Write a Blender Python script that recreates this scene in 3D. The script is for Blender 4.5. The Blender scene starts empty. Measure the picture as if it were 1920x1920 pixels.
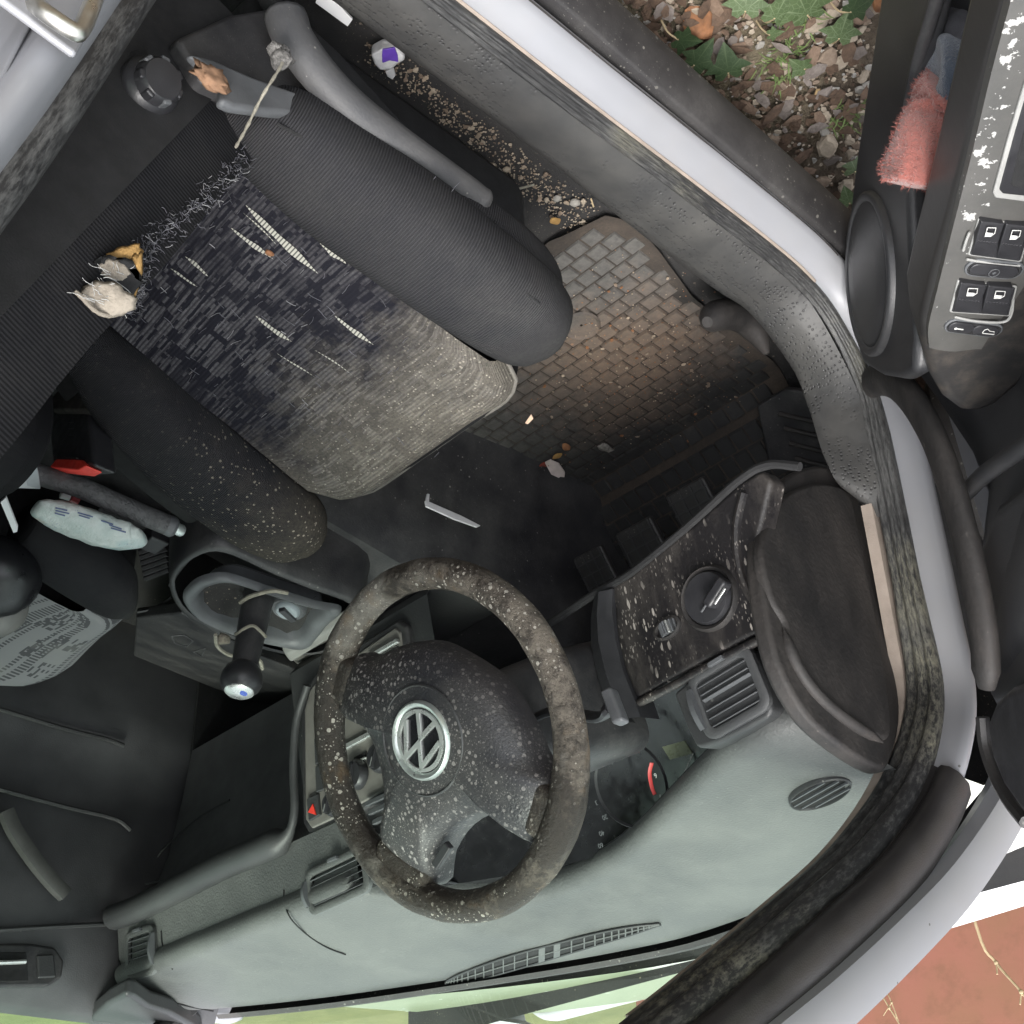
import bpy, bmesh, math, random
from mathutils import Vector, Matrix, noise
random.seed(7)
V = Vector
scene = bpy.context.scene
# ------------------------------------------------------------------ camera
CAM = V((-1.23192676, -0.78478688, 1.40795305))
R0 = V((-0.69396435, 0.71861909, 0.04472227))      # picture right
R1 = V((0.42261629, 0.35625434, 0.83335366))       # picture down
R2 = V((0.58293134, 0.59721809, -0.55092795))      # view direction
FPX = 2329.8
cd = bpy.data.cameras.new('camera'); cam = bpy.data.objects.new('camera', cd)
scene.collection.objects.link(cam)
m = Matrix((R0, -R1, -R2)).transposed().to_4x4(); m.translation = CAM
cam.matrix_world = m
cd.sensor_width = 36; cd.lens = FPX / 1920 * 36; cd.clip_start = 0.02; cd.clip_end = 400
scene.camera = cam
# ------------------------------------------------------------------ light
SUN_EL, SUN_AZ = 52, 200
w = bpy.data.worlds.new('World'); scene.world = w; w.use_nodes = True
nt = w.node_tree; bg = nt.nodes['Background']
sky = nt.nodes.new('ShaderNodeTexSky'); sky.sky_type = 'NISHITA'; sky.sun_disc = False
sky.sun_elevation = math.radians(SUN_EL); sky.sun_rotation = math.radians(SUN_AZ)
sky.air_density = 1.0; sky.dust_density = 4.0; sky.ozone_density = 1.0
hs = nt.nodes.new('ShaderNodeHueSaturation'); hs.inputs['Saturation'].default_value = 0.22
nt.links.new(sky.outputs[0], hs.inputs['Color']); nt.links.new(hs.outputs[0], bg.inputs[0])
bg.inputs[1].default_value = 0.15
sd = bpy.data.lights.new('sun', 'SUN'); sd.energy = 1.0; sd.angle = math.radians(25); sd.color = (1, 0.97, 0.92)
sun = bpy.data.objects.new('sun', sd); scene.collection.objects.link(sun)
az = math.radians(SUN_AZ); el = math.radians(SUN_EL)
sdir = V((math.sin(az) * math.cos(el), math.cos(az) * math.cos(el), math.sin(el)))   # towards the sun
SUNV = V((-0.18, -0.30, 0.94)).normalized()
sky.sun_rotation = math.atan2(SUNV.x, SUNV.y); sky.sun_elevation = math.asin(SUNV.z)
sun.rotation_euler = SUNV.to_track_quat('Z', 'Y').to_euler(); sun.location = (-3, 2, 6)
scene.view_settings.view_transform = 'Standard'; scene.view_settings.look = 'None'
scene.view_settings.exposure = 1.75; scene.view_settings.gamma = 1.0
scene.view_settings.use_curve_mapping = False
scene.render.engine = 'CYCLES'
scene.cycles.max_bounces = 10; scene.cycles.transparent_max_bounces = 16

# ------------------------------------------------------------------ pixel helpers (photo pixels, 1920 x 1920)
def ray(x, y): return R0 * ((x - 960) / FPX) + R1 * ((y - 960) / FPX) + R2
def PL(q, p, n):
    d = ray(*q); p = V(p); n = V(n); return CAM + d * (((p - CAM).dot(n)) / d.dot(n))
def PXx(q, v): return PL(q, (v, 0, 0), (1, 0, 0))
def PXy(q, v): return PL(q, (0, v, 0), (0, 1, 0))
def PXz(q, v): return PL(q, (0, 0, v), (0, 0, 1))
# ------------------------------------------------------------------ scene helpers
COL = scene.collection
ORG = {}
def link(o, parent=None, loc=V((0, 0, 0))):
    COL.objects.link(o); ORG[o.name] = V(loc)
    if parent is not None:
        o.parent = parent; o.location = V(loc) - ORG[parent.name]
    else:
        o.location = loc
    return o
def empty(name, loc, label, cat, group=None):
    o = bpy.data.objects.new(name, None); link(o, None, V(loc)); o.empty_display_size = 0.05
    return tag(o, label, cat, group)
def tag(o, label=None, cat=None, group=None, kind=None):
    if label: o['label'] = label
    if cat: o['category'] = cat
    if group: o['group'] = group
    if kind: o['kind'] = kind
    return o
def mk(name, verts, faces, mat, parent=None, smooth=True, bevel=0, segs=2, sub=0, solid=0, uv=None, angle=40, recalc=True, mats=None, midx=None):
    vs = [V(v) for v in verts]
    lo = V((min(v.x for v in vs), min(v.y for v in vs), min(v.z for v in vs)))
    hi = V((max(v.x for v in vs), max(v.y for v in vs), max(v.z for v in vs)))
    c = (lo + hi) / 2; c.z = lo.z
    me = bpy.data.meshes.new(name); me.from_pydata([v - c for v in vs], [], faces)
    me.validate()
    if uv:
        l = me.uv_layers.new(name='UVMap')
        for lp in me.loops: l.data[lp.index].uv = uv[lp.vertex_index]
    if recalc:
        bm = bmesh.new(); bm.from_mesh(me); bmesh.ops.recalc_face_normals(bm, faces=bm.faces); bm.to_mesh(me); bm.free()
    o = bpy.data.objects.new(name, me); link(o, parent, c)
    for mm in (mats or [mat]): me.materials.append(mm)
    if midx:
        for i, p in enumerate(me.polygons): p.material_index = midx[i]
    if smooth:
        for p in me.polygons: p.use_smooth = True
    if solid:
        s = o.modifiers.new('solid', 'SOLIDIFY'); s.thickness = solid; s.offset = -1
    if bevel:
        b = o.modifiers.new('bevel', 'BEVEL'); b.width = bevel; b.segments = segs; b.limit_method = 'ANGLE'; b.angle_limit = math.radians(30)
        b.harden_normals = True
    if sub:
        s = o.modifiers.new('sub', 'SUBSURF'); s.levels = sub; s.render_levels = sub
    if smooth and not sub and not bevel:
        bm = bmesh.new(); bm.from_mesh(me)
        for e in bm.edges:
            if len(e.link_faces) == 2 and e.calc_face_angle(0) > math.radians(angle): e.smooth = False
        bm.to_mesh(me); bm.free()
    return o
def prism(name, pts, vec, mat, parent=None, bevel=0, segs=2, **k):
    """polygon pts (3D) pushed along vec"""
    n = len(pts); vec = V(vec)
    vs = [V(p) for p in pts] + [V(p) + vec for p in pts]
    f = [tuple(range(n)), tuple(range(2 * n - 1, n - 1, -1))] + [(i, (i + 1) % n, n + (i + 1) % n, n + i) for i in range(n)]
    return mk(name, vs, f, mat, parent, bevel=bevel, segs=segs, **k)
def box(name, c, ax, ay, az_, mat, parent=None, bevel=0, segs=2, **k):
    c = V(c); ax = V(ax); ay = V(ay); az_ = V(az_)
    pts = [c - ax - ay - az_, c + ax - ay - az_, c + ax + ay - az_, c - ax + ay - az_]
    return prism(name, pts, az_ * 2, mat, parent, bevel, segs, **k)
def grid(name, rows, mat, parent=None, closeu=False, caps=False, uv=True, **k):
    M = len(rows); N = len(rows[0]); vs = [p for r in rows for p in r]; f = []
    for i in range(M - 1):
        for j in range(N if closeu else N - 1):
            j2 = (j + 1) % N
            f.append((i * N + j, i * N + j2, (i + 1) * N + j2, (i + 1) * N + j))
    if caps:
        f.append(tuple(range(N - 1, -1, -1))); f.append(tuple((M - 1) * N + j for j in range(N)))
    u = [(j / (N - 1), i / (M - 1)) for i in range(M) for j in range(N)] if uv else None
    return mk(name, vs, f, mat, parent, uv=u, **k)
def cat(pts, n=6, closed=False):
    """Catmull-Rom through points (any dimension tuples / Vectors)"""
    P = [V(p) for p in pts]; L = len(P); out = []
    rng = range(L) if closed else range(L - 1)
    for i in rng:
        if closed: a, b, c, d = P[i - 1], P[i], P[(i + 1) % L], P[(i + 2) % L]
        else:
            b, c = P[i], P[i + 1]; a = P[i - 1] if i else b * 2 - c; d = P[i + 2] if i + 2 < L else c * 2 - b
        for k in range(n):
            t = k / n
            out.append(0.5 * ((2 * b) + (c - a) * t + (2 * a - 5 * b + 4 * c - d) * t * t + (3 * b - a - 3 * c + d) * t ** 3))
    if not closed: out.append(P[-1])
    return out
def tube(name, path, r, mat, parent=None, sides=10, up=None, flat=1.0, caps=True, prof=None, closed=False, uvs=False, **k):
    """tube along path; r is a number or list; flat squashes along the second axis; prof = [(a,b)] overrides the circle"""
    path = [V(p) for p in path]; n = len(path); rows = []
    up = V(up) if up is not None else None
    prev = None
    for i, p in enumerate(path):
        if closed: t = path[(i + 1) % n] - path[i - 1]
        else: t = path[min(i + 1, n - 1)] - path[max(i - 1, 0)]
        t.normalize()
        if up is not None: a = up - t * up.dot(t)
        elif prev is None: a = t.orthogonal()
        else: a = prev - t * prev.dot(t)
        a.normalize(); prev = a; b = t.cross(a)
        rr = r[i] if isinstance(r, (list, tuple)) else r
        if prof: rows.append([p + a * (x * rr) + b * (y * rr) for x, y in prof])
        else: rows.append([p + (a * math.cos(2 * math.pi * j / sides) * flat + b * math.sin(2 * math.pi * j / sides)) * rr for j in range(sides)])
    if closed: rows.append(rows[0])
    return grid(name, rows, mat, parent, closeu=True, caps=caps and not closed, uv=uvs, **k)
def disc(c, n, r, k=32, ex=None, ry=None, ph=0):
    """ring of points; n normal, ex in-plane first axis"""
    n = V(n).normalized(); ex = V(ex) if ex is not None else n.orthogonal()
    ex = (ex - n * ex.dot(n)).normalized(); ey = n.cross(ex); ry = ry or r
    return [V(c) + ex * (r * math.cos(2 * math.pi * i / k + ph)) + ey * (ry * math.sin(2 * math.pi * i / k + ph)) for i in range(k)]
def lathe(name, c, n, prof, mat, parent=None, k=32, ex=None, sy=1.0, **kw):
    """prof = [(radius, height)]"""
    n = V(n).normalized()
    rows = [disc(V(c) + n * h, n, max(r, 1e-4), k, ex, max(r, 1e-4) * sy) for r, h in prof]
    return grid(name, rows, mat, parent, closeu=True, caps=True, uv=False, **kw)
def blob(name, c, rx, ry, rz, mat, parent=None, seed=0, amp=0.25, fr=1.5, rot=0, sub=2, ico=1, smooth=True):
    bm = bmesh.new(); bmesh.ops.create_icosphere(bm, subdivisions=ico + 1, radius=1)
    for v in bm.verts:
        d = 1 + amp * noise.noise(v.co * fr + V((seed * 3.7, seed * 1.3, seed)))
        v.co = V((v.co.x * rx, v.co.y * ry, v.co.z * rz)) * d
    bmesh.ops.rotate(bm, verts=bm.verts, cent=(0, 0, 0), matrix=Matrix.Rotation(rot, 3, 'Z'))
    vs = [v.co + V(c) for v in bm.verts]; fs = [tuple(v.index for v in f.verts) for f in bm.faces]; bm.free()
    return mk(name, vs, fs, mat, parent, smooth=smooth, angle=180 if smooth else 0)
# ------------------------------------------------------------------ materials
class N:
    def __init__(s, name):
        s.m = bpy.data.materials.new(name); s.m.use_nodes = True; s.t = s.m.node_tree
        s.b = s.t.nodes['Principled BSDF']; s.out = s.t.nodes['Material Output']
        s.tc = s.t.nodes.new('ShaderNodeTexCoord')
    def n(s, t, **k):
        x = s.t.nodes.new('ShaderNode' + t)
        for a, b in k.items(): setattr(x, a, b)
        return x
    def put(s, sock, v):
        if hasattr(v, 'node'): s.t.links.new(v, sock)
        else:
            if isinstance(v, tuple) and len(v) == 3 and len(sock.default_value) == 4: v = v + (1,)
            sock.default_value = v
    def set(s, **k):
        for a, v in k.items(): s.put(s.b.inputs[a.replace('_', ' ')], v)
        return s
    def co(s, scale=(1, 1, 1), kind='Object', rot=(0, 0, 0)):
        mp = s.n('Mapping'); s.t.links.new(s.tc.outputs[kind], mp.inputs[0]); mp.inputs['Scale'].default_value = scale; mp.inputs['Rotation'].default_value = rot
        return mp.outputs[0]
    def noise(s, scale, detail=4, rough=.55, vec=None, out=0):
        x = s.n('TexNoise'); x.inputs['Scale'].default_value = scale; x.inputs['Detail'].default_value = detail; x.inputs['Roughness'].default_value = rough
        s.t.links.new(vec or s.tc.outputs['Object'], x.inputs['Vector']); return x.outputs[out]
    def ramp(s, f, stops):
        x = s.n('ValToRGB'); e = x.color_ramp.elements
        while len(e) < len(stops): e.new(.5)
        for i, (p, c) in enumerate(stops):
            e[i].position = p; e[i].color = (c + (1,)) if isinstance(c, tuple) else (c, c, c, 1)
        s.put(x.inputs[0], f); return x.outputs[0]
    def mix(s, f, a, b, mode='MIX'):
        x = s.n('Mix', data_type='RGBA', blend_type=mode); s.put(x.inputs['Factor'], f); s.put(x.inputs[6], a); s.put(x.inputs[7], b); return x.outputs[2]
    def math(s, op, a, b=0.0, c=None):
        x = s.n('Math', operation=op); s.put(x.inputs[0], a); s.put(x.inputs[1], b)
        if c is not None: s.put(x.inputs[2], c)
        return x.outputs[0]
    def spots(s, scale, size=.25, keep=.5, vec=None):
        """speckles of random size: Voronoi cells, only some of them filled"""
        x = s.n('TexVoronoi'); x.inputs['Scale'].default_value = scale
        s.t.links.new(vec or s.tc.outputs['Object'], x.inputs['Vector'])
        sp = s.n('SeparateColor'); s.t.links.new(x.outputs['Color'], sp.inputs[0])
        rad = s.math('MULTIPLY', s.math('MAXIMUM', s.math('SUBTRACT', sp.outputs[0], 1 - keep), 0.0), size / keep)
        return s.math('LESS_THAN', x.outputs['Distance'], rad)
    def bump(s, h, strength=.3, dist=.002):
        x = s.n('Bump'); x.inputs['Strength'].default_value = strength; x.inputs['Distance'].default_value = dist
        s.put(x.inputs['Height'], h); s.t.links.new(x.outputs[0], s.b.inputs['Normal']); return s
def simple(name, col, rough=.5, metal=0, var=.15, vs=20, bump=0, bs=600, spec=.5, dist=.001):
    a = N(name); f = a.noise(vs, 5)
    c2 = tuple(min(1, x * (1 + var)) for x in col); c1 = tuple(x * (1 - var) for x in col)
    a.set(Base_Color=a.ramp(f, [(.3, c1), (.7, c2)]), Metallic=metal, Roughness=rough)
    a.b.inputs['Specular IOR Level'].default_value = spec
    a.put(a.b.inputs['Roughness'], a.ramp(a.noise(vs * 2.3, 4), [(.3, max(0, rough - .1)), (.7, min(1, rough + .12))]))
    if bump: a.bump(a.noise(bs, 3), bump, dist)
    return a.m
def dusty(name, col, dust, amount=.5, rough=.55, ds=9, speck=None, speckc=(.45, .43, .38), spk=140, spsize=.3, keep=.4, bump=.25, bs=500, spmask=4.0, streak=(1, 1, 1), lo=.35, hi=.75):
    """dark plastic or fabric with a film of dust and speckles of mould"""
    a = N(name); v = a.co(streak)
    f = a.ramp(a.noise(ds, 6, .65, v), [(lo, 0.0), (hi, amount)])
    fine = a.noise(260, 3, .6, v)
    f = a.math('MULTIPLY', f, a.ramp(fine, [(.3, .55), (.7, 1.0)]))
    c = a.mix(f, col, dust)
    if speck:
        msk = a.ramp(a.noise(spmask, 3, .6), [(.42, 0.0), (.58, 1.0)])
        s1 = a.spots(spk, spsize, keep, v); s2 = a.spots(spk * 2.7, spsize, keep, v)
        sp = a.math('MULTIPLY', a.math('MAXIMUM', s1, a.math('MULTIPLY', s2, .6)), a.math('MULTIPLY', msk, speck))
        c = a.mix(sp, c, speckc)
    a.set(Base_Color=c, Roughness=a.ramp(f, [(0, rough), (1, min(1, rough + .35))]))
    if bump: a.bump(a.noise(bs, 2), bump, .001)
    return a.m
M = {}
def paint(name, col, metal=.55, rough=.32, dirt=.25):
    a = N(name); f = a.ramp(a.noise(6, 7, .65), [(.45, 0.0), (.8, dirt)])
    sp = a.spots(60, .12, .12)
    c = a.mix(f, col, (.30, .28, .25)); c = a.mix(a.math('MULTIPLY', sp, .8), c, (.06, .055, .05))
    a.set(Base_Color=c, Metallic=metal, Roughness=a.ramp(a.noise(30, 4), [(.3, rough - .07), (.7, rough + .12)]))
    return a.m
M['silver'] = paint('silver_paint', (.27, .275, .295), .2, .4)
M['bonnet'] = paint('bonnet_paint', (.52, .52, .53), .15, .4, .15)
M['plastic'] = dusty('black_plastic', (.022, .022, .025), (.13, .125, .12), .5, .42, 16, .6, (.26, .25, .23), 150, .22, .3, .4, 400, 7)
M['plastic_clean'] = simple('black_plastic_smooth', (.026, .026, .029), .38, 0, .2, 30, .15, 700)
M['door_black'] = dusty('door_black_plastic', (.02, .021, .024), (.13, .125, .12), .4, .4, 5, .5, (.3, .28, .26), 90, .14, .12, .3, 700, 6, (1, 1, 1))
M['trim_grey'] = simple('grey_plastic', (.09, .094, .10), .5, 0, .2, 25, .3, 600)
M['valance_grey'] = dusty('scuffed_grey_plastic', (.045, .046, .050), (.12, .115, .11), .6, .55, 12, .5, (.4, .38, .34), 120, .15, .2, .4, 350)
M['dash_top'] = dusty('dusty_dash_top', (.072, .075, .0745), (.145, .149, .143), 1.0, .42, 6, .6, (.26, .26, .24), 170, .16, .3, .9, 330, 4)
M['dash_dark'] = dusty('dark_dash_plastic', (.030, .031, .033), (.10, .10, .097), .4, .45, 6, .5, (.35, .35, .32), 90, .16, .2, .35, 420, 3)
M['mould_panel'] = dusty('mouldy_black_panel', (.011, .010, .011), (.10, .088, .078), .6, .45, 11, 1.0, (.30, .275, .25), 120, .42, .55, .4, 300, 11, (1.7, 1, .5), .46, .72)
M['brown_panel'] = dusty('grimy_brown_panel', (.013, .0125, .013), (.050, .043, .039), .9, .6, 14, .5, (.2, .17, .15), 140, .2, .3, .7, 160, 8, (1.4, 1, .45), .35, .72)
M['carpet'] = dusty('black_carpet', (.018, .018, .019), (.06, .055, .05), .5, .95, 10, .9, (.28, .23, .18), 160, .28, .4, .8, 900, 5)
M['dark_void'] = simple('dark_felt', (.014, .014, .015), .95, 0, .3, 40, .4, 500)
M['duct'] = simple('black_duct', (.006, .006, .006), .9, 0, .2, 30)
M['vent_frame'] = dusty('mid_grey_vent_frame', (.05, .052, .055), (.12, .12, .118), .6, .45, 9)
M['hub'] = dusty('speckled_airbag_cover', (.022, .022, .026), (.13, .12, .11), .45, .40, 12, 1.0, (.30, .28, .27), 170, .42, .9, .6, 420, 3)
M['rubber'] = None
def seal_mat():
    # UV: x round the section, y along the seal; mould grows in streaks along the ribs
    a = N('mouldy_rubber_seal'); v = a.co((26, 210, 1), 'UV'); w2 = a.co((60, 700, 1), 'UV')
    f = a.noise(1.0, 6, .65, v); g = a.noise(1.0, 5, .7, w2)
    pos = a.n('NewGeometry'); pz_ = a.n('SeparateXYZ'); a.t.links.new(pos.outputs['Position'], pz_.inputs[0])
    patch = a.math('ADD', a.math('MULTIPLY', a.math('SUBTRACT', a.noise(7, 4, .6), .5), .35), a.ramp(pz_.outputs[2], [(.42, -.16), (.50, .06), (.80, .03), (1.1, .0)]))
    s = a.math('ADD', a.math('ADD', a.math('MULTIPLY', f, .65), a.math('MULTIPLY', g, .35)), patch)
    k = a.ramp(s, [(.46, 0.0), (.58, .45), (.74, 1.0)])
    c = a.mix(k, (.018, .018, .019), (.12, .12, .117))
    y = a.ramp(a.noise(6, 4, .6), [(.52, 0.0), (.66, .7)])
    c = a.mix(a.math('MULTIPLY', y, k), c, (.24, .225, .15))
    a.set(Base_Color=c, Roughness=.48); a.bump(a.math('ADD', g, f), .25, .0015); return a.m
M['seal'] = seal_mat()
M['rubber'] = dusty('dark_rubber', (.016, .015, .016), (.1, .095, .09), .45, .5, 10, .3)
M['tan'] = simple('tan_trim', (.27, .225, .19), .7, 0, .18, 40, .3)
def sill_plastic():
    a = N('dimpled_sill_trim'); v = a.co((1, 1, 1))
    x = a.n('TexVoronoi'); x.inputs['Scale'].default_value = 190; a.t.links.new(v, x.inputs['Vector']); x.inputs['Randomness'].default_value = .5
    d = a.ramp(x.outputs['Distance'], [(.12, 0.0), (.35, 1.0)])
    zone = a.ramp(a.noise(11, 3), [(.42, 0.0), (.56, 1.0)])
    f = a.ramp(a.noise(9, 7, .7), [(.3, .1), (.75, .95)])
    c = a.mix(f, (.020, .021, .023), (.07, .068, .064))
    c = a.mix(a.math('MULTIPLY', zone, a.math('SUBTRACT', 1.0, d)), c, (.02, .02, .022))
    a.set(Base_Color=c, Roughness=.55); a.bump(a.math('MULTIPLY', d, zone), .6, .0015); return a.m
M['sill_trim'] = sill_plastic()
def rib(name, col, scale, kind='UV', dust=.0, axis='Y', dustc=(.2, .185, .16), speck=0, spdir=1, bumpd=.0015, lo=.02):
    """ribbed seat cloth; dust gathers towards the front of the cushion"""
    a = N(name); wv = a.n('TexWave', wave_type='BANDS', bands_direction=axis); wv.inputs['Scale'].default_value = scale; wv.inputs['Distortion'].default_value = .25; wv.inputs['Detail'].default_value = 1
    a.t.links.new(a.tc.outputs[kind], wv.inputs['Vector'])
    c = a.mix(wv.outputs['Fac'], tuple(x * .75 for x in col), tuple(x * 1.25 for x in col))
    c = a.mix(a.ramp(a.noise(14, 6, .7), [(.4, 0.0), (.8, .3)]), c, (.06, .057, .054))
    sep = a.n('SeparateXYZ'); a.t.links.new(a.tc.outputs['UV'], sep.inputs[0])
    if dust:
        g = a.math('ADD', sep.outputs[1], a.math('MULTIPLY', a.math('SUBTRACT', a.noise(12, 6, .7), .5), .9))
        df = a.ramp(g, [(.5, 0.0), (1.0, dust)]); c = a.mix(a.math('MULTIPLY', df, a.ramp(a.noise(300, 3), [(.3, .4), (.65, 1.0)])), c, dustc)
        if speck:
            sp = a.math('MULTIPLY', a.spots(210, .36, .6), a.ramp(g, [(.3, .05), (.75, speck)])); c = a.mix(sp, c, (.36, .32, .26))
    a.set(Base_Color=c, Roughness=.92); a.b.inputs['Specular IOR Level'].default_value = .15
    a.bump(wv.outputs['Fac'], .7, bumpd); return a.m
M['bolster'] = rib('ribbed_seat_cloth', (.026, .026, .029), 55, 'UV', .4, 'Y', (.10, .098, .092))
M['bolster_in'] = rib('inner_bolster_cloth', (.022, .022, .025), 70, 'UV', .8, 'Y', (.13, .112, .088), 1.0)
M['back_cloth'] = rib('backrest_cloth', (.0145, .0145, .0165), 60, 'UV', 0, 'Y', bumpd=.0005)
def seat_cloth():
    a = N('worn_patterned_seat_cloth')
    sep = a.n('SeparateXYZ'); a.t.links.new(a.tc.outputs['UV'], sep.inputs[0])
    n1 = a.math('SUBTRACT', a.noise(30, 4, .7), .5); n2 = a.math('SUBTRACT', a.noise(45, 4, .7, a.co((1, 1, 1), 'Object', (1, 2, .5))), .5)
    u = a.math('ADD', sep.outputs[0], a.math('MULTIPLY', n1, .035)); v = a.math('ADD', sep.outputs[1], a.math('MULTIPLY', n2, .012))
    def wn(fu, fv, seed):
        c = a.n('CombineXYZ'); a.put(c.inputs[0], a.math('FLOOR', a.math('MULTIPLY', u, fu))); a.put(c.inputs[1], a.math('FLOOR', a.math('MULTIPLY', v, fv))); c.inputs[2].default_value = seed
        x = a.n('TexWhiteNoise', noise_dimensions='3D'); a.t.links.new(c.outputs[0], x.inputs[0]); return x.outputs[0]
    big = wn(7, 7, 1.3); mid = wn(21, 90, 4.7); fine = wn(15, 130, 9.1)
    blk = a.ramp(a.math('ADD', a.math('MULTIPLY', big, .6), a.math('MULTIPLY', wn(13, 9, 2.2), .4)), [(.36, 0.0), (.40, .75)])
    line = a.math('GREATER_THAN', fine, .42)
    m1 = a.math('MULTIPLY', blk, line)
    m2 = a.math('MULTIPLY', a.math('GREATER_THAN', mid, .72), a.math('GREATER_THAN', wn(44, 95, 3), .35))
    wv = a.n('TexWave', wave_type='BANDS', bands_direction='Y'); wv.inputs['Scale'].default_value = 30; wv.inputs['Distortion'].default_value = .6
    a.t.links.new(a.tc.outputs['UV'], wv.inputs['Vector'])
    mk_ = a.math('MAXIMUM', m1, a.math('MULTIPLY', m2, .6))
    mk_ = a.math('MULTIPLY', mk_, a.ramp(wv.outputs['Fac'], [(.25, .35), (.6, 1.0)]))
    wear = a.ramp(a.noise(9, 6, .7), [(.36, .12), (.62, 1.0)])
    mk_ = a.math('MULTIPLY', mk_, wear)
    mk_ = a.math('MULTIPLY', mk_, a.ramp(a.noise(260, 4, .7), [(.3, .35), (.62, 1.0)])); c = a.mix(mk_, (.014, .014, .019), (.16, .155, .163))
    g = a.math('ADD', v, a.math('MULTIPLY', a.math('SUBTRACT', a.noise(11, 9, .78), .5), 1.0))
    df = a.ramp(g, [(.50, 0.0), (.72, .5), (1.05, .95)])
    grain = a.ramp(a.noise(330, 4, .7), [(.3, .45), (.62, 1.0)])
    keep = a.ramp(mk_, [(0, .62), (.7, 1.0)])
    c = a.mix(a.math('MULTIPLY', a.math('MULTIPLY', df, grain), keep), c, (.25, .226, .185))
    sp = a.math('MULTIPLY', a.spots(260, .34, .6), a.ramp(g, [(.55, 0.0), (.9, .9)])); c = a.mix(sp, c, (.36, .33, .28)); c = a.mix(a.math('MULTIPLY', a.spots(200, .25, .4), a.ramp(g, [(.5, 0.0), (.8, .6)])), c, (.05, .045, .04))
    a.set(Base_Color=c, Roughness=.95); a.b.inputs['Specular IOR Level'].default_value = .1
    a.bump(a.math('ADD', a.math('MULTIPLY', wv.outputs['Fac'], .5), a.math('ADD', mk_, a.noise(420, 3))), .7, .0015); return a.m
M['seat_cloth'] = seat_cloth()
def pass_cloth():
    a = N('grey_patterned_cloth')
    sep = a.n('SeparateXYZ'); a.t.links.new(a.tc.outputs['UV'], sep.inputs[0]); u, v = sep.outputs[0], sep.outputs[1]
    def wn(fu, fv, seed):
        c = a.n('CombineXYZ'); a.put(c.inputs[0], a.math('FLOOR', a.math('MULTIPLY', u, fu))); a.put(c.inputs[1], a.math('FLOOR', a.math('MULTIPLY', v, fv))); c.inputs[2].default_value = seed
        x = a.n('TexWhiteNoise', noise_dimensions='3D'); a.t.links.new(c.outputs[0], x.inputs[0]); return x.outputs[0]
    row = a.math('GREATER_THAN', wn(1, 34, 2), .66); dash = a.math('GREATER_THAN', a.math('FRACT', a.math('MULTIPLY', u, 34)), .45)
    clus = a.math('MULTIPLY', a.math('GREATER_THAN', wn(6, 7, 5), .62), a.math('MULTIPLY', a.math('GREATER_THAN', wn(30, 70, 8), .35), a.math('GREATER_THAN', wn(6, 70, 1), .3)))
    mk_ = a.math('MAXIMUM', a.math('MULTIPLY', row, dash), clus)
    c = a.mix(mk_, (.21, .21, .215), (.065, .065, .07)); c = a.mix(a.ramp(a.noise(20, 5), [(.5, 0.0), (.7, .3)]), c, (.25, .25, .23))
    a.set(Base_Color=c, Roughness=.95); a.bump(a.noise(500, 3), .5, .001); return a.m
M['pass_cloth'] = pass_cloth()
def leather():
    a = N('peeling_mouldy_leather'); v = a.co((1, 1, 1))
    f = a.noise(9, 9, .72, v); g = a.noise(130, 6, .75, v)
    pg = a.n('NewGeometry'); dt = a.n('VectorMath', operation='DOT_PRODUCT'); a.t.links.new(pg.outputs['Position'], dt.inputs[0]); dt.inputs[1].default_value = (-.80, .25, -.55)
    side = a.math('MULTIPLY', a.math('ADD', dt.outputs['Value'], .215), .24)
    worn = a.ramp(a.math('ADD', side, a.math('ADD', a.math('MULTIPLY', f, .7), a.math('MULTIPLY', g, .3))), [(.485, 0.0), (.53, .5), (.575, 1.0)])
    c = a.mix(worn, a.mix(g, (.012, .0095, .008), (.04, .030, .022)), (.125, .108, .088))
    c = a.mix(a.ramp(a.noise(5, 4, .6, v), [(.56, 0.0), (.62, .9)]), c, a.mix(g, (.05, .044, .037), (.32, .30, .265)))
    c = a.mix(a.ramp(a.noise(17, 4), [(.6, 0.0), (.72, .5)]), c, (.2, .12, .05))
    msk = a.ramp(a.noise(14, 2), [(.45, 0.0), (.55, 1.0)])
    sp = a.math('MULTIPLY', a.math('MAXIMUM', a.spots(150, .42, .45, v), a.spots(380, .4, .5, v)), msk)
    c = a.mix(sp, c, (.40, .375, .33))
    a.set(Base_Color=c, Roughness=a.ramp(worn, [(0, .4), (1, .85)])); a.bump(a.math('ADD', a.math('ADD', g, a.math('MULTIPLY', worn, -.6)), a.math('MULTIPLY', sp, .8)), 1.0, .004); return a.m
M['leather'] = leather()
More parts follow.
